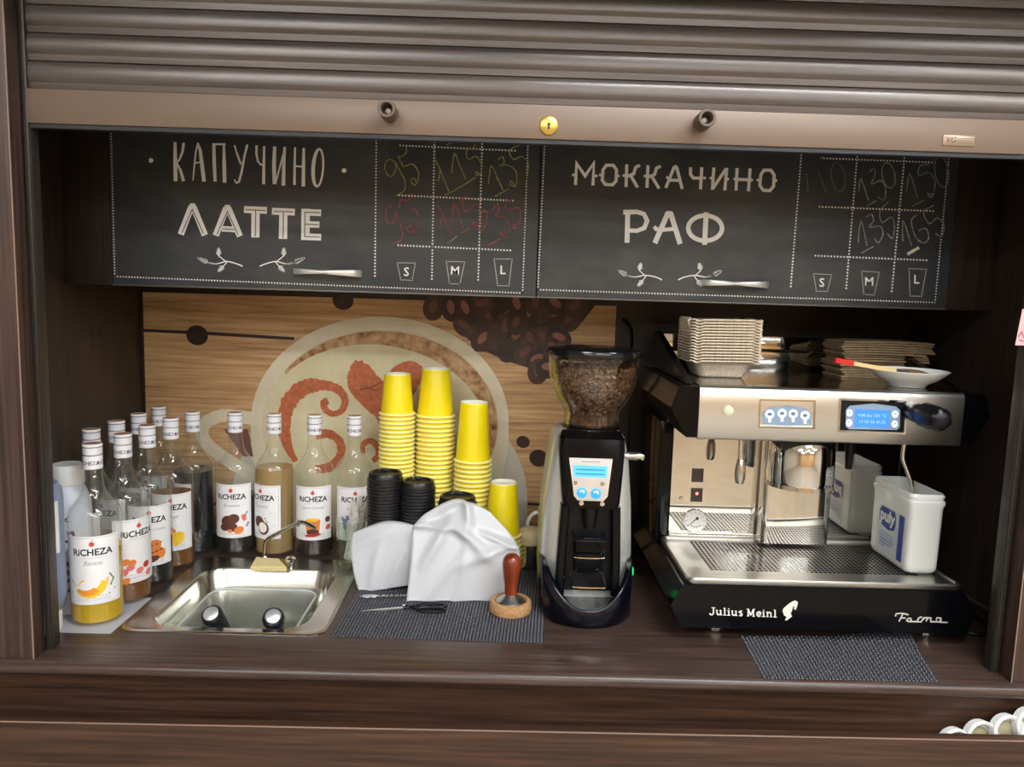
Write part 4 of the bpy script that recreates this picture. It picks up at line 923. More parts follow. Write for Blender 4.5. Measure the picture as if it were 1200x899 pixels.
# ------------------------------------------------------------------ tamper on its cork ring, shaker, tape
q = onZ(598, 715, .0024); q.z = .0024; CORK = noisy('cork', [(.3, S(150, 108, 70)), (.6, S(190, 146, 100)), (.8, S(206, 166, 120))], (220, 220, 220), rough=.85, bump=.3)
m = MB().lathe([(.026, .0), (.0372, 0), (.0380, .004), (.0380, .016), (.0355, .0195), (.0290, .0195), (.0280, .016), (.0280, .004), (.026, 0)], 40, q); tag(m.build('cork_ring', CORK), 'round cork ring stand holding the coffee tamper', 'stand')
t = thing('tamper', 'coffee tamper with varnished red-brown wooden handle on the cork ring', 'tamper', q+Vector((0, 0, .0002)))
MB().lathe([(0, 0), (.0270, 0), (.0275, .003), (.0275, .015), (.0262, .019), (.0150, .0265), (.0100, .031), (0, .031)], 36, t.location).build('steel_base', STEEL_SATIN, t)
TW = noisy('tamper_wood', [(.3, S(84, 30, 16)), (.6, S(130, 54, 28)), (.8, S(156, 72, 40))], (60, 60, 6), rough=.15, spec=.6)
MB().lathe([(0, .0305), (.0112, .0305), (.0118, .036), (.0122, .048), (.0145, .062), (.0165, .078), (.0168, .088), (.0150, .097), (.0100, .1035), (.004, .1055), (0, .106)], 32, t.location).build('wooden_handle', TW, t)
q = onZ(621, 664, .0024); t = thing('shaker', 'small steel powder shaker with cream cap beside the grinder', 'shaker', q)
MB().lathe([(0, 0), (.0235, 0), (.0248, .002), (.0248, .052), (0, .052)], 32, q).build('body', STEEL, t)
MB().lathe([(0, .0522), (.0255, .0522), (.0258, .056), (.0258, .058), (.0250, .0585), (.0256, .062), (.0256, .076), (.022, .081), (.014, .0835), (0, .084)], 32, q).build('cap', pm('cap_cream', S(206, 186, 152), .5), t)
q = Vector((.122, 1.575, 0)); t = thing('mug', 'white mug mostly hidden behind the coffee grinder, handle to the left', 'mug', q)
MB().lathe([(0, 0), (.028, 0), (.036, .006), (.040, .03), (.041, .118), (.038, .118), (.037, .03), (.03, .01), (0, .008)], 32, q).build('body', CERAM, t)
P = [q+Vector((-.041-.022*math.sin(a), 0, .078+.030*math.cos(a))) for a in [PI*k/10 for k in range(11)]]; MB().tube(P, .0042, 10).build('handle', CERAM, t)

# ================================================================== COFFEE GRINDER
GX, GY = .158, 1.39
gr = thing('coffee_grinder', 'black and silver espresso grinder with clear bean hopper', 'coffee grinder', (GX, GY, 0))
ALU = pm('grinder_silver', S(206, 208, 204), .3, .55); SAT = pm('satin_panel', S(196, 196, 194), .28, .8); NAVY = pm('navy_black', S(8, 10, 20), .16, 0, .4); LCD = pm('lcd_blue', S(60, 150, 220), .3, emit=S(70, 165, 235), es=1.0); BTNB = pm('button_blue', S(40, 140, 210), .3, emit=S(30, 140, 220), es=.7)
def sect(hw, y0, y1, r, z, dx=0): return [Vector((GX+dx+a, b, z)) for a, b in rrect(-hw, hw, y0, y1, r, 5)]
m = MB().loft([sect(.080, 1.320, 1.475, .03, .0), sect(.0835, 1.315, 1.478, .03, .06), sect(.0835, 1.312, 1.478, .03, .11), sect(.079, 1.312, 1.475, .03, .20), sect(.071, 1.315, 1.468, .028, .28), sect(.063, 1.325, 1.460, .026, .318), sect(.055, 1.338, 1.45, .024, .326)])
m.build('housing', ALU, gr, sharp=50)
# black fascia: head over two posts, a hollow between them
def sl(z): return 1.276+.34*max(0, z-.205)*.55          # slanted front of the head
m = MB(); rings = []
for z, hw in ((.205, .047), (.212, .0505), (.25, .054), (.30, .058), (.322, .0575), (.331, .052)):
    y0 = sl(z)+(.02 if z > .325 else 0); rings.append([Vector((GX+a, b, z)) for a, b in rrect(-hw, hw, y0, 1.345, .012, 4)])
hd = m.loft(rings).build('head', BLK, gr)
for s in (-1, 1):
    m = MB(); m.loft([[Vector((GX+a, b, z)) for a, b in rrect(min(s*x0, s*x1), max(s*x0, s*x1), 1.282, 1.33, .005, 3)] for z, x0, x1 in ((.045, .041, .056), (.11, .040, .056), (.206, .036, .052))]); m.build('post', BLK, gr)
MB().box(GX-.042, GX+.042, 1.3085, 1.318, .045, .206).build('recess_panel', BLK_S, gr)
# display plate
nz = Vector((0, -1, .187)).normalized(); upv = Vector((0, .187, 1)).normalized()
def plate(px, py, off=0): 
    z = .25; p = onY(px, py, 1.288)
    for _ in range(3): p = onY(px, py, sl(p.z)-.0015)
    return p+nz*off
m = MB(); quad = [(667, 536.5), (718, 538), (712, 582), (707, 587.5), (677, 586.5), (672.5, 581)]
m.loft([[plate(x, y, -.004) for x, y in quad], [plate(x, y, .0006) for x, y in quad]]); dp = m.build('display_plate', SAT, hd)
m = MB().add([plate(x, y, .0010) for x, y in [(671.5, 545), (711.5, 546.5), (710.5, 560), (672.5, 558.5)]], [(0, 1, 2, 3)]); m.build('screen', LCD, dp)
m = MB()
for k in range(2): m.ribbon([(675, 550+5*k), (708, 551.2+5*k)], 1.2, lambda x, y: plate(x, y, .0013))
m.build('screen_text', pm('lcd_ink', S(36, 96, 170), .4), dp)
m = MB(); m.ribbon([(682, 541), (703, 541.6)], 1.3, lambda x, y: plate(x, y, .0010)); m.build('brand_mark', GREYP, dp)
for x, y, r, mt in ((674.7, 566, 2.6, CHROME), (706, 567.3, 2.6, CHROME), (681.7, 577.4, 6.3, BTNB), (698.2, 578.5, 6.3, BTNB)):
    c = plate(x, y, .0006); rr_ = r*.00146
    MB().lathe([(0, .0016), (rr_*.8, .0016), (rr_, .0008), (rr_, -.001)], 20, c, nz).build('button', mt, dp)
    if r > 5:
        b = MB(); b.ribbon([(x-2.5, y-1.5), (x+2, y-2.5), (x+2.6, y+.8)], 1.6, lambda u, v: plate(u, v, .0026)); b.build('button_symbol', PRINT, dp)
MB().lathe([(.005, .206), (.014, .206), (.013, .185), (.010, .165), (.007, .165), (.005, .2)], 20, (GX, 1.296, 0)).build('spout', BLK_S, gr)
for k, (hx, y0, z) in enumerate(((.027, 1.268, .150), (.027, 1.272, .118), (.029, 1.258, .070))):
    P = [Vector((GX-hx, 1.31, z+.004)), Vector((GX-hx, y0+.012, z)), Vector((GX-hx*.8, y0, z)), Vector((GX+hx*.8, y0, z)), Vector((GX+hx, y0+.012, z)), Vector((GX+hx, 1.31, z+.004))]
    MB().tube(smooth_path(P, 4), .0022, 8).build('fork', CHROME if k else BLK_S, gr)
MB().box(GX-.025, GX+.025, 1.285, 1.309, .085, .150, bev=.004).build('rest_plate', BLK, gr)
for s in (-1, 1): MB().lathe([(0, -.004), (.004, -.003), (.005, 0)], 14, (GX+s*.018, sl(.207)+.0008, .214), (0, 1, 0)).build('bolt', CHROME, hd)
# base dish with a swept lip
n = 40; out = []; 
for k in range(n+1):
    a = PI*(k/n); ca, sa = math.cos(a), math.sin(a)
    out.append((GX-.0845*ca*(1 if abs(ca) < .98 else 1), 1.345-.103*sa**.75, .036+.068*abs(ca)**2.4))
m = MB(); rings = []
ins = lambda p, d: (GX+(p[0]-GX)*(1-d/.085), 1.345+(p[1]-1.345)*(1-d/.1))
for p in out:
    i1, i2, i3 = ins(p, .003), ins(p, .010), ins(p, .022)
    b0 = ins(p, .006)
    rings.append([Vector((b0[0], b0[1], .0)), Vector((p[0], p[1], .008)), Vector((p[0], p[1], p[2]-.004)), Vector((i1[0], i1[1], p[2])), Vector((i2[0], i2[1], p[2]-.002)), Vector((i3[0], i3[1], .030)), Vector((GX, 1.345, .028)), Vector((GX, 1.345, 0))])
m.loft(rings, cap0=False, cap1=False, closed=False); m.build('base_dish', NAVY, gr, sharp=55)
m = MB().lathe([(0, 0), (.006, 0), (.0072, .003), (.0072, .020), (.0085, .022), (.0085, .036), (.007, .0385), (0, .0385)], 18, (GX+.058, 1.33, .288), (1, 0, 0)); m.build('side_knob', CHROME, gr)
m = MB().lathe([(0, .005), (.007, .005), (.0085, .003), (.0085, 0)], 18, (GX+.083, 1.335, .073), (1, 0, 0)); m.build('switch', pm('green_lamp', S(40, 190, 90), .4, emit=S(30, 200, 90), es=.9), gr, 'green power switch')
HP = thin_glass('hopper_clear', (.90, .90, .88, 1), .02); hx, hy = .1655, 1.40
MB().lathe([(.0500, .330), (.0515, .331), (.0515, .356), (.056, .3635), (.068, .382), (.0775, .405), (.0825, .43), (.0842, .461), (.0826, .461), (.081, .43), (.076, .406), (.066, .383), (.054, .365), (.049, .357), (.0490, .331), (.0500, .330)], 48, (hx, hy, 0)).build('hopper', HP, gr)
MB().lathe([(.040, .326), (.053, .326), (.053, .333), (.040, .333)], 40, (hx, hy, 0)).build('hopper_collar', BLK, gr)
lidt = MB().lathe([(.078, .455), (.0845, .4615), (.0868, .462), (.0872, .466), (.0855, .472), (.080, .4745), (.055, .4755), (.053, .478), (.020, .480), (0, .480)], 48, (hx, hy, 0)).build('hopper_lid', thin_glass('lid_smoke', (.35, .35, .36, 1), .1, body=S(22, 22, 24), bodyfac=.88), gr)
# beans
BEAN = noisy('coffee_bean', [(.3, S(70, 46, 32)), (.6, S(124, 86, 58)), (.8, S(170, 126, 88))], (120, 120, 120), rough=.3, detail=2)
rb = random.Random(5); m = MB()
def inner(z):
    pts = [(.333, .046), (.357, .0465), (.365, .051), (.383, .063), (.406, .073), (.43, .078), (.461, .080)]
    for (a, r0), (b, r1) in zip(pts[:-1], pts[1:]):
        if a <= z <= b: return r0+(r1-r0)*(z-a)/(b-a)
    return .08
def bean(c, d, up):
    d = d.normalized(); s = d.cross(up).normalized(); up = s.cross(d); L, W_, H_ = .0052, .0036, .0028; ring = lambda t, k: [c+d*(L*t)+s*(W_*k*math.cos(q))+up*(H_*k*math.sin(q)) for q in [2*PI*i/6 for i in range(6)]]
    m.loft([ring(-.95, .3), ring(-.5, .86), ring(.1, 1), ring(.6, .8), ring(.95, .3)])
for k in range(1900):
    z = .355+(.085)*rb.random()**.8; a = rb.uniform(0, 2*PI); r = inner(z)-.0045
    if rb.random() < .16: r *= rb.random()**.5; z = .436+rb.uniform(0, .006)+.004*math.cos(a)
    c = Vector((hx+r*math.cos(a), hy+r*math.sin(a), z)); bean(c, Vector((rb.uniform(-1, 1), rb.uniform(-1, 1), rb.uniform(-1, 1))), Vector((math.cos(a), math.sin(a), .3)))
m.lathe([(0, .334), (.04, .334), (.04, .357), (.044, .365), (.056, .383), (.066, .406), (.070, .432), (0, .434)], 32, (hx, hy, 0))
tag(m.build('coffee_beans', BEAN), 'roasted brown coffee beans filling the clear grinder hopper', 'coffee beans', kind='stuff')

# ================================================================== ESPRESSO MACHINE
MX = .547
em = thing('espresso_machine', 'polished steel and black one-group espresso machine', 'espresso machine', (MX, 1.40, 0))
hexb = [(.305, .0235), (.289, .062), (.307, .0975), (.779, .0975), (.801, .062), (.790, .0235)]
bs = MB().prism(hexb, lambda u, v, t: (u, t, v), 1.212, 1.64).build('base', BLK, em)
for x, y in ((.379, 1.262), (.748, 1.262), (.379, 1.58), (.72, 1.58)): MB().lathe([(0, 0), (.017, 0), (.018, .004), (.018, .0233), (0, .0233)], 24, (x, y, .0004)).build('foot', STEEL, em)
BY = 1.2112
fb = lambda x, y: onY(x, y, BY)
# lettering on the base
L_ = {'J': ([[(.55, 1), (.55, .25), (.42, .03), (.18, .03), (.06, .2)], [(.3, .97), (.78, .97)]], .85), 'u': ([[(.15, .68), (.15, .2), (.28, .04), (.5, .1), (.62, .25)], [(.62, .68), (.62, 0)], [(0, .66), (.2, .66)], [(.46, .66), (.66, .66)], [(.6, .03), (.8, .03)]], .9),
      'l': ([[(.22, 1), (.22, 0)], [(.04, .97), (.25, .97)], [(.0, .03), (.44, .03)]], .52), 'i': ([[(.22, .68), (.22, 0)], [(.04, .66), (.25, .66)], [(.0, .03), (.44, .03)], [(.13, .9), (.31, .9)]], .52),
      's': ([[(.5, .58), (.3, .67), (.12, .54), (.3, .37), (.5, .22), (.38, .03), (.08, .08)]], .66), 'M': ([[(.18, 0), (.18, 1)], [(.18, 1), (.5, .15)], [(.5, .15), (.85, 1)], [(.85, 1), (.85, 0)], [(0, .97), (.2, .97)], [(.82, .97), (1.05, .97)], [(.02, .03), (.34, .03)], [(.68, .03), (1.05, .03)]], 1.16),
      'e': ([[(.1, .37), (.6, .37), (.55, .6), (.36, .67), (.14, .52), (.1, .26), (.3, .04), (.6, .12)]], .76), 'n': ([[(.18, .68), (.18, 0)], [(.18, .5), (.38, .66), (.58, .58), (.62, .4), (.62, 0)], [(0, .66), (.2, .66)], [(.02, .03), (.34, .03)], [(.48, .03), (.8, .03)]], .92)}
m = MB(); x = 0; S_ = 10.2; word = 'Julius Meinl'; e = 0
tot = sum(.42 if ch == ' ' else L_[ch][1] for ch in word); kx = (911-831)/tot
for ch in word:
    if ch == ' ': x += .42; continue
    for st in L_[ch][0]:
        e = (e+1) % 12; m.ribbon([(831+(x+a)*kx, 720.5+(x+a)/tot*3-b*8.6) for a, b in st], 1.55 if abs(st[0][1]-st[-1][1]) > .05 else .95, (lambda q: (lambda u, v: fb(u, v)-Vector((0, q, 0))))(.0001+.00002*e))
    x += L_[ch][1]
m.build('lettering', PRINT, bs, 'white lettering')
c5b = crop(750, 640, 5.62)
MB().flat(c5b([(938, 425), (944, 412), (962, 394), (985, 376), (1005, 364), (1022, 358), (1040, 370), (1036, 392), (1026, 420), (1014, 416), (1018, 394), (1008, 398), (1002, 424), (992, 444), (1001, 464), (984, 476), (966, 491), (953, 486), (966, 468), (948, 456)]), lambda u, v: fb(u, v)-Vector((0, .0002, 0))).build('head_emblem', PRINT, bs, 'white head silhouette emblem')
c6b = crop(960, 640, 5)
m = MB()
for st in ([(448, 396), (484, 393), (522, 402)], [(450, 396), (446, 412)], [(488, 398), (478, 420), (466, 441)], [(474, 421), (506, 421)], [(518, 426), (512, 437), (524, 442), (538, 436), (536, 424), (524, 422), (518, 426)], [(530, 442), (572, 442)], [(572, 442), (584, 416)], [(578, 428), (592, 416), (602, 418)], [(598, 442), (612, 418)],
    [(606, 432), (620, 418), (632, 420), (626, 442)], [(628, 432), (642, 419), (654, 422), (650, 443)], [(650, 443), (684, 443)], [(684, 430), (690, 420), (712, 422), (706, 444), (690, 444), (684, 434)], [(712, 422), (712, 446), (752, 447)], [(566, 443), (600, 443)]):
    e = (e+1) % 12; m.ribbon(c6b(st), 1.7, (lambda q: (lambda u, v: fb(u, v)-Vector((0, q, 0))))(.0004+.00002*e))
m.build('script_badge', pm('badge_silver', S(220, 216, 210), .4, .5), bs, 'chrome script badge')
# drip tray: frame and perforated plate
TX0, TX1, TY0, TY1, TZ = .314, .778, 1.2135, 1.437, .1085
m = MB(); Rr = lambda i, z, r: [Vector((a, b, z)) for a, b in rrect(TX0+i, TX1-i, TY0+i, TY1-i*.2, r, 5)]
m.loft([Rr(.001, .098, .012), Rr(0, .0995, .013), Rr(0, .106, .013), Rr(.0025, TZ, .012), Rr(.006, TZ-.0004, .010), Rr(.008, TZ-.004, .009)], cap0=False, cap1=False); tr = m.build('drip_tray', STEEL_SATIN, em)
m = MB(); hx0, hx1, hy0, hy1 = .366, .730, 1.262, 1.420; nx, ny = 46, 17; ZP = TZ-.0035
X0, X1, Y0, Y1 = TX0+.007, TX1-.007, TY0+.007, TY1-.001
for a, b, c, d in ((X0, hx0, Y0, Y1), (hx1, X1, Y0, Y1), (hx0, hx1, Y0, hy0), (hx0, hx1, hy1, Y1)): m.add([(a, c, ZP), (b, c, ZP), (b, d, ZP), (a, d, ZP)], [(0, 1, 2, 3)])
for j in range(ny):
    for i in range(nx):
        ax, bx_ = hx0+(hx1-hx0)*i/nx, hx0+(hx1-hx0)*(i+1)/nx; ay, by_ = hy0+(hy1-hy0)*j/ny, hy0+(hy1-hy0)*(j+1)/ny
        cx, cy, rx, ry = (ax+bx_)/2, (ay+by_)/2, (bx_-ax)*.39, (by_-ay)*.39
        m.add([(ax, ay, ZP), (bx_, ay, ZP), (bx_, by_, ZP), (ax, by_, ZP), (cx-rx, cy-ry, ZP), (cx+rx, cy-ry, ZP), (cx+rx, cy+ry, ZP), (cx-rx, cy+ry, ZP)], [(0, 1, 5, 4), (1, 2, 6, 5), (2, 3, 7, 6), (3, 0, 4, 7)])
m.build('perforated_plate', STEEL_SATIN, tr)['kind'] = 'stuff'
# mirror backsplash, side cheeks
MB().box(.331, .768, 1.440, 1.446, .1095, .334).build('backsplash', MIRROR, em)
MB().box(.331, .768, 1.4335, 1.4395, .1095, .1175, bev=.002).build('backsplash_rail', STEEL, em)
for s, (a, b) in enumerate(((.303, .3305), (.7685, .794))): MB().box(a, b, 1.436, 1.63, .098, .336, bev=.006).build('side_cheek', BLK, em)
MB().box(.3305, .7685, 1.447, 1.62, .098, .334).build('boiler_case', BLK_S, em)
# head
hl = MB().box(.3325, .7795, 1.276, 1.60, .3355, .4235).build('head', BLK_S, em)
fpz = lambda x: 0
m = MB(); rings = []
for X in (.3315, .7805):
    rings.append([Vector((X, y, z)) for y, z in ((1.2760, .333), (1.2690, .3335), (1.2662, .336), (1.2660, .416), (1.2675, .4205), (1.2705, .4238), (1.2760, .4245))])
m.loft(rings); fp = m.build('front_panel', MIRROR if 0 else pm('steel_panel', S(228, 225, 218), .30, 1.0), em, sharp=60)
hexc = [(.2955, .4225), (.3312, .4235), (.3312, .336), (.3125, .336), (.284, .386)]
for s in (0, 1):
    hx_ = hexc if s == 0 else [(2*.556-a, b) for a, b in hexc]
    MB().prism(hx_, lambda u, v, t: (u, t, v), 1.268, 1.61).build('end_cap', BLK, em)
    xx = .322 if s == 0 else .790
    MB().prism([(1.30, .4245), (1.61, .4245), (1.61, .500), (1.585, .500)], lambda u, v, t: (t, u, v), xx-.006, xx+.006).build('rail_side', BLK, em)
MB().box(.333, .779, 1.278, 1.595, .4237, .4250).build('top_plate', pm('steel_top', S(120, 120, 120), .12, 1.0), em)
MB().box(.329, .783, 1.596, 1.600, .4240, .496, bev=.001).build('rear_rail', MIRROR, em)
MB().tube([(.329, 1.592, .466), (.783, 1.592, .466)], .0035, 8).build('rail_bar', CHROME, em)
HY = 1.2658; fh = lambda k: (lambda x, y: onY(x, y, HY-k))
def bezel(quad, depth, name, lab=None):
    P = [fh(0)(x, y) for x, y in quad]; c = sum(P, Vector())/4; m = MB()
    fr = [c+(p-c)*1.0 for p in P]; inn = [c+Vector(((p-c).x*.955, 0, (p-c).z*.90)) for p in P]; o = lambda l, d: [p-Vector((0, d, 0)) for p in l]
    m.loft([o(fr, -.001), o(fr, .0022), o(inn, .0022), o(inn, .0003)], cap0=False, cap1=False); b = m.build(name, CHROME, fp, lab)
    return P
bezel([(890, 467.5), (955.5, 469), (954.5, 503), (888.5, 501.5)], 0, 'keypad_frame')
bezel([(983.5, 466.5), (1062, 469.5), (1060.5, 509), (981.5, 506)], 0, 'display_frame')
PADM = pm('pad_blue', S(120, 140, 160), .4, emit=S(130, 155, 185), es=.18)
m = MB().flat([(894, 497), (893, 484), (901, 478), (922, 475), (944, 479), (951.5, 485), (950.5, 498), (922, 499)], fh(.0006)); m.build('keypad', PADM, fp)
GLOW = pm('button_glow', S(214, 226, 236), .4, emit=S(215, 232, 250), es=.8)
for i, (x, y) in enumerate(((902, 485.5), (916.5, 484.5), (929.5, 485), (943.5, 487))):
    m = MB().disc((x, y), 5.2, 5.2, fh(.0010), n=20); m.build('key', GLOW, fp); MB().disc((x, y), 3.0, 2.2, fh(.0013), n=12).build('key_symbol', pm('pad_ink', S(96, 112, 132), .5), fp)
    MB().ribbon([(x, y+5.4), (x, y+9.5)], 3.2, fh(.0010)).build('key_lamp', GLOW, fp)
MB().flat([(985.5, 469), (1060, 471.5), (1058.5, 506.5), (983.8, 503.8)], fh(.0004)).build('display_back', BLK_S, fp)
MB().flat([(991, 500), (991.5, 480), (996, 475.5), (1024, 473), (1050, 476.5), (1055, 481), (1054.5, 501), (1051, 504), (995, 503)], fh(.0008)).build('display_pad', PADM, fp)
MB().flat([(1002, 479.5), (1043, 481), (1042.3, 501.5), (1001.5, 500.2)], fh(.0012)).build('display_screen', pm('lcd_deep', S(50, 110, 220), .3, emit=S(55, 120, 235), es=1.0), fp)
m = MB()
put_text(m, '4.06 bar 101 °C', 5.2, lambda u, v: fh(.0015)(1022.3+u, 487.2+u*.035-v)); put_text(m, '11 50 30 47:25', 5.2, lambda u, v: fh(.0015)(1022.3+u, 494.8+u*.035-v)); m.build('display_text', pm('lcd_text', S(150, 190, 245), .4, emit=S(150, 195, 250), es=.6), fp)
for x, y in ((995.5, 484), (995, 495.5), (1049, 485.5), (1048.5, 497)): MB().disc((x, y), 3.6, 4.2, fh(.0012), n=16).build('display_key', GLOW, fp); MB().ribbon([(x-1.4, y+1), (x, y-1.2), (x+1.6, y+.6)], .9, fh(.0016)).build('key_symbol', pm('pad_ink', S(96, 112, 132), .5), fp)
c = fh(0)(853.5, 481.5); MB().lathe([(0, .0052), (.005, .005), (.0082, .0035), (.0088, 0)], 24, c, (0, -1, 0)).build('round_button', pm('button_ivory', S(206, 206, 176), .35), fp)
# steam knob
KN = pm('knob_black', S(14, 14, 18), .28, 0, .3); kc = fh(0)(1068, 482)
m = MB().lathe([(0, 0), (.0155, 0), (.0165, .004), (.0165, .040), (.0150, .043), (0, .043)], 28, kc, (0, -1, 0)); kb = m.build('knob_shaft', KN, fp)
n = 36; m = MB(); rings = []
for h, r in ((.043, .0185), (.046, .0205), (.080, .0195), (.090, .0165), (.094, .0125), (.0945, .0115)):
    rings.append([kc+Vector(((r+(.0009 if (k//3) % 2 else -.0006)*(1 if r > .013 else 0))*math.cos(2*PI*k/n), -h, (r+(.0009 if (k//3) % 2 else -.0006)*(1 if r > .013 else 0))*math.sin(2*PI*k/n))) for k in range(n)])
m.loft(rings).build('steam_knob', KN, em, sharp=30)
MB().lathe([(0, .0965), (.009, .0962), (.0112, .0945), (.0112, .093)], 24, kc, (0, -1, 0)).build('knob_cap', BLK_S, em)
# group: mirror column, chrome bell
m = MB(); m.loft([[Vector((a, b, z)) for a, b in rrect(.500, .628, 1.398, 1.439, .010, 4)] for z in (.1105, .334)]); m.build('group_column', MIRROR, em)
gx, gy = .545, 1.352; MB().lathe([(0, .334), (.050, .334), (.056, .326), (.058, .29), (.059, .252), (.057, .243), (.050, .240), (.049, .247), (.030, .250), (0, .250)], 48, (gx, gy, 0)).build('group_head', CHROME, em)
m = MB().lathe([(.0505, .2455), (.0580, .2455), (.0590, .238), (.0505, .236), (.0505, .2455)], 48, (gx, gy, 0)); m.build('group_ring', STEEL, em)
# steam wand and hot water pipe
w0 = onY(868, 519, 1.345); m = MB().tube([Vector((w0.x, 1.345, .336)), Vector((w0.x, 1.343, .30)), Vector((w0.x+.001, 1.341, .281))], .0042, 12); m.build('steam_wand', CHROME, em)
wt_ = Vector((w0.x+.0012, 1.341, .283)); MB().lathe([(0, .002), (.0055, .002), (.0085, -.008), (.0098, -.020), (.0092, -.034), (.0072, -.042), (0, -.043)], 20, wt_).build('wand_grip', STEEL, em)
m = MB().tube(smooth_path([onY(1061, 516, 1.33), onY(1058.5, 534, 1.33), onY(1060, 543, 1.33), onY(1068, 566, 1.325), onY(1069, 582, 1.322)], 4), .0040, 10); m.build('hot_water_pipe', CHROME, em)
MB().lathe([(0, 0), (.006, 0), (.009, .05), (.009, .075), (.006, .08), (0, .08)], 16, (.655, 1.40, .26)).build('hose_stub', BLK_S, em)
# backsplash gauge and switches
SY = 1.4398; fs = lambda k: (lambda x, y: onY(x, y, SY-k)); c = fs(0)(814, 610)
ga = MB().lathe([(0, .003), (.0205, .003), (.0222, .004), (.0232, .003), (.0232, 0)], 36, c, (0, -1, 0), mids=[0, 0, 1, 1]).build('pressure_gauge', [pm('dial', S(224, 222, 216), .35), CHROME], em)
m = MB(); f = lambda u, v: (c.x+u, SY-.0034, c.z+v); m.ribbon([(.006, .007), (-.014, -.011)], [.0022, .001], f); m.disc((.004, .005), .003, .003, f, n=12)
for k in range(9):
    a = math.radians(-30+30*k); m.ribbon([(.016*math.cos(a), .016*math.sin(a)), (.019*math.cos(a), .019*math.sin(a))], .0010, f)
for k in range(4): m.disc((-.006+.005*k, -.013+.002*abs(k-1.5)), .0016, .0014, f, n=6)
m.build('needle_and_scale', INK, ga)
for k, (x, y) in enumerate(((817.5, 557), (816.3, 580))):
    q = fs(0)(x, y); b = MB().box(q.x-.0112, q.x+.0112, SY-.002, SY+.0001, q.z-.0135, q.z+.0135, bev=.0008).build('rocker_switch', pm('switch_brown', S(58, 46, 40), .35), em)
    if k: MB().lathe([(0, .0012), (.0022, .001), (.003, 0)], 12, (q.x, SY-.002, q.z+.003), (0, -1, 0)).build('pilot_lamp', pm('red_lamp', S(255, 150, 140), .3, emit=S(255, 120, 110), es=2), b)
q = fs(0)(798, 584); MB().lathe([(0, .0012), (.0028, .0012), (.0036, 0)], 14, q, (0, -1, 0)).build('rivet', STEEL, em)

# ------------------------------------------------------------------ jug on the drip tray
JX0, JX1, JY0, JY1, JZ, JH = .7045, .7625, 1.262, 1.397, .1088, .140
JUG = thin_glass('jug_plastic', (.9, .92, .95, 1), .15, body=S(252, 252, 248), bodyfac=.58, transl=.22)
jg = thing('plastic_jug', 'cut-open translucent cleaner jug with blue label on the drip tray', 'jug', ((JX0+JX1)/2, (JY0+JY1)/2, JZ))
J = lambda i, z, r=.010: [Vector((a, b, JZ+z)) for a, b in rrect(JX0+i, JX1-i, JY0+i, JY1-i, r, 4)]
m = MB().loft([J(.004, 0), J(.001, .004), J(0, .012), J(-.001, .115), J(-.003, .122), J(-.003, .127), J(-.001, .129), J(-.002, .136), J(0, JH), J(.0015, JH), J(.0015, .012), J(.004, .004)], cap0=True, cap1=True); m.build('wall', JUG, jg)
m = MB().loft([J(.0022, .005), J(.0018, .012), J(.0018, .030)]); m.build('water', thin_glass('rinse_water', (.93, .93, .88, 1), .03, body=S(214, 214, 196), bodyfac=.2), jg)
jl = lambda k: (lambda u, v: (JX0-.0012-k, JY1-u, JZ+v))          # side that faces left: u runs towards the viewer
PB = pm('puly_blue', S(44, 66, 140), .5); PWT = thin_glass('label_film', (1, 1, 1, 1), .3, body=S(214, 220, 228), bodyfac=.35)
lb = MB().flat([(.028, .012), (.122, .012), (.122, .096), (.028, .096)], jl(.0004)).build('label', PWT, jg)
MB().flat([(.104, .014), (.121, .014), (.121, .095), (.104, .095)], jl(.0008)).build('blue_band', PB, lb)
MB().flat([(.036, .066), (.042, .061), (.068, .056), (.088, .060), (.093, .068), (.092, .088), (.086, .094), (.042, .094), (.036, .088)], jl(.0008)).build('badge', PB, lb)
m = MB(); put_text(m, 'puly', .029, jl(.0012), 0, .04, 0, (.0645, .079), sx=1.05); m.build('lettering', PRINT, lb)
m = MB()
for k, (a, b) in enumerate(((.04, .09), (.036, .088), (.040, .092), (.040, .084), (.036, .062))): m.ribbon([(a, .048-.0062*k), (b, .048-.0062*k)], .0028 if k in (2, 3) else .0018, jl(.0008))
m.build('small_print', pm('print_blue', S(104, 124, 176), .6), lb)
# ------------------------------------------------------------------ things on top of the machine
PULP = noisy('pulp', [(.3, S(190, 172, 148)), (.6, S(222, 206, 184)), (.8, S(234, 220, 200))], (260, 260, 260), rough=.95, bump=.6)
def pulp_mesh(seed):
    rn = random.Random(seed); m = MB(); n = 8
    base = rrect(-.066, .066, -.066, .066, .02, n)
    wob = [rn.uniform(-1, 1) for _ in base]
    rg = lambda s, z, w=0: [Vector((a*s+w*.0012*wob[i], b*s+w*.0012*wob[(i*3) % len(base)], z+w*.0020*math.sin(i*.9+seed)+w*.0012*wob[i])) for i, (a, b) in enumerate(base)]
    m.loft([rg(.62, .0), rg(.66, .004), rg(.80, .024), rg(.86, .0285, .5), rg(1.0, .0290, 1), rg(1.01, .0305, 1), rg(.98, .0322, 1), rg(.845, .0308, .5), rg(.785, .0252), rg(.648, .0026)], cap0=True, cap1=True)
    return MB.recalc(m.mesh('pulp_tray', PULP, 60))
meshes = [pulp_mesh(2)]*4; tx, ty = .408, 1.450
NP = 15
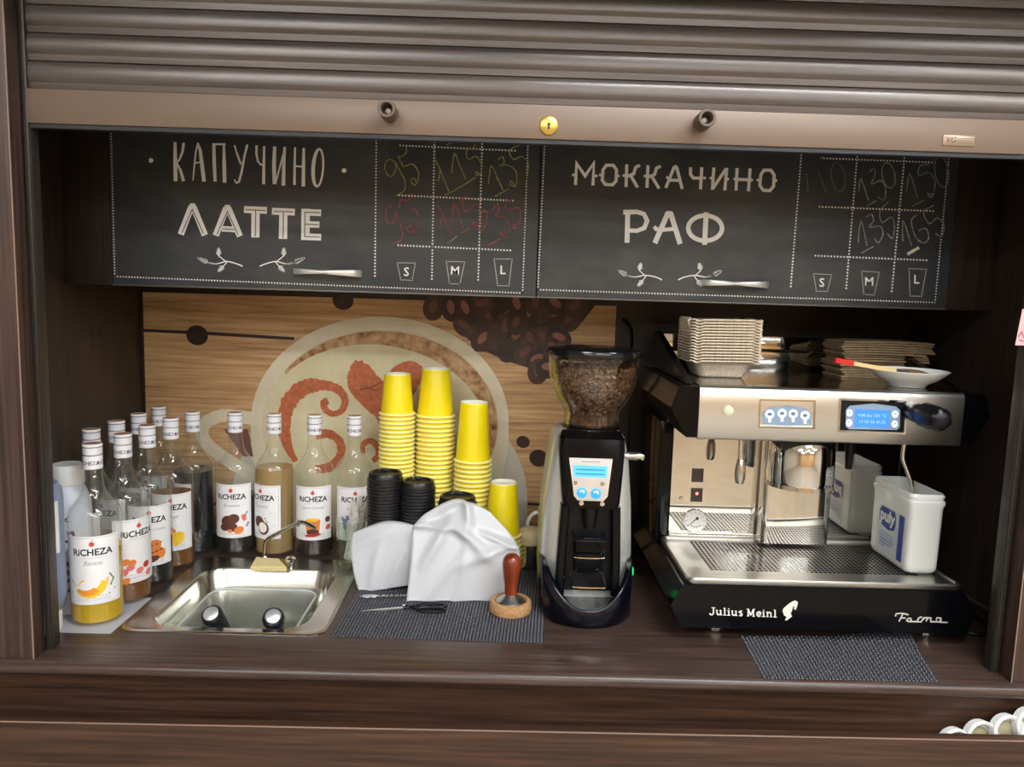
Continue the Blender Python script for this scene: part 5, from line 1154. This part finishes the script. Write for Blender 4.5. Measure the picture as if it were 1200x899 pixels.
for k in range(NP):
    o = inst('pulp_tray', meshes[k % 4], None, (tx+random.uniform(-.0003, .0003), ty+random.uniform(-.0003, .0003), .4255+k*.0054), (0, 0, random.uniform(-.004, .004)))
    tag(o, 'lowest grey pulp cup tray of the stack on the machine' if k == 0 else ('topmost grey pulp cup tray of the stack on the machine' if k == NP-1 else 'grey pulp cup tray, %s from the top of the stack on the machine' % ordinal(NP-k)), 'cup tray', 'pulp trays on the machine')
m = MB(); f0 = Vector((.338, 1.43, .50)); m.loft([[f0+Vector((a*.9, b, c_)) for a, b, c_ in r] for r in ([(0, -.02, .03), (.006, -.02, .036), (.006, .05, .036), (0, .05, .03)], [(.012, -.02, -.012), (.018, -.02, -.010), (.018, .05, -.010), (.012, .05, -.012)], [(.020, -.02, -.034), (.024, -.02, -.034), (.024, .05, -.034), (.020, .05, -.034)])]); tag(m.build('pulp_flap', PULP), 'bent pulp cardboard flap at the left of the tray stack', 'cardboard')
KRAFT = noisy('kraft', [(.3, S(120, 98, 70)), (.7, S(160, 136, 102))], (60, 60, 60), rough=.85)
rs = random.Random(11)
for k in range(16):
    dx, dy, cz = rs.uniform(-.006, .006), rs.uniform(-.004, .004), .4256+k*.0045; m = MB(); rings = []
    for i in range(13):
        u = i/12; bow = .0022*math.sin(PI*u)*(k/16); x = .662+dx+.165*u+(.012 if k > 10 else 0)*u; z = cz+bow
        zz = .002*((i % 2)-.5) if i > 9 else 0
        rings.append([Vector((x, 1.475+dy+zz, z)), Vector((x, 1.475+dy+zz, z+.0034)), Vector((x, 1.565+dy, z+.0034)), Vector((x, 1.565+dy, z))])
    o = m.loft(rings).build('cup_sleeve', KRAFT)
    tag(o, 'topmost brown cardboard cup sleeve of the flat stack' if k == 15 else 'brown cardboard cup sleeve, %s from the top of the flat stack' % ordinal(16-k), 'cup sleeve', 'cup sleeves on the machine')
q = Vector((.722, 1.345, .4256)); sc_ = MB().lathe([(0, .003), (.020, .003), (.022, 0), (.030, 0), (.034, .006), (.050, .014), (.066, .0275), (.0668, .0295), (.0655, .0298), (.048, .0175), (.032, .0095), (0, .0088)], 48, q).build('saucer', CERAM); tag(sc_, 'white saucer with brown powder on the espresso machine', 'saucer')
m = MB().lathe([(0, .031), (.020, .0295), (.036, .0245), (.045, .0195), (.044, .0185), (.032, .0125), (0, .0112)], 28, q); tag(m.build('cocoa_powder', noisy('cocoa', [(.3, S(96, 66, 44)), (.7, S(142, 104, 72))], (200, 200, 200), rough=.95, bump=.4)), 'brown cocoa powder heaped in the white saucer', 'powder', kind='stuff')
a, b = onY(978, 422, 1.33), onY(1048, 434.5, 1.33); t = thing('brush', 'flat wooden brush with red handle end resting on the saucer', 'brush', b); d = b-a
def bar(p, q_, w0_, w1_, h): 
    dd = (q_-p).normalized(); s = Vector((0, 1, 0)); up = dd.cross(s)
    return [[p+s*w0_+up*h, p-s*w0_+up*h, p-s*w0_-up*h, p+s*w0_-up*h], [q_+s*w1_+up*h, q_-s*w1_+up*h, q_-s*w1_-up*h, q_+s*w1_-up*h]]
MB().loft(bar(a, a+d*.3, .0055, .006, .0042)).build('red_end', pm('brush_red', S(206, 34, 34), .35), t)
MB().loft(bar(a+d*.3, b, .006, .0075, .0034)).build('wooden_handle', pm('brush_wood', S(222, 190, 130), .5), t)
MB().loft(bar(b, b+d*.20, .0075, .0085, .0034)).build('bristles', pm('brush_hair', S(58, 48, 44), .8), t)

# ------------------------------------------------------------------ mat and cables round the machine
mat_obj('woven_mat', [(.407, 1.0895), (.676, 1.0915), (.716, 1.253), (.416, 1.235)], 46, 26, .0003, 'dark woven anti-slip mat sticking out under the espresso machine', lift=lambda u, v: .014*max(0, v-.45)**1.5*max(0, (u-.55)/.45)*2.2)
for k, P in enumerate(([(.806, 1.50, .09), (.815, 1.38, .070), (.835, 1.30, .056), (.868, 1.25, .044), (.895, 1.24, .038), (.899, 1.30, .036)], [(.81, 1.42, .004), (.806, 1.31, .004), (.828, 1.262, .004), (.858, 1.262, .004), (.880, 1.30, .004), (.885, 1.45, .004)])):
    tag(MB().tube(smooth_path([Vector(p) for p in P], 6), .0036, 8).build('power_cable', BLK_S if k else pm('cable_grey', S(40, 40, 44), .35)), ['black cable hanging from the machine side to the right wall', 'black cable looping nearest the front right of the machine', 'black cable looping behind the others right of the machine'][k], 'cable')
tag(MB().tube(smooth_path([Vector((.262, 1.69, .52)), Vector((.275, 1.66, .50)), Vector((.268, 1.60, .46)), Vector((.262, 1.56, .40)), Vector((.265, 1.56, .2)), Vector((.262, 1.54, .02)), Vector((.25, 1.5, .006))], 6), .004, 8).build('power_cable', BLK_S), 'black cable running down the back wall behind the grinder', 'cable')
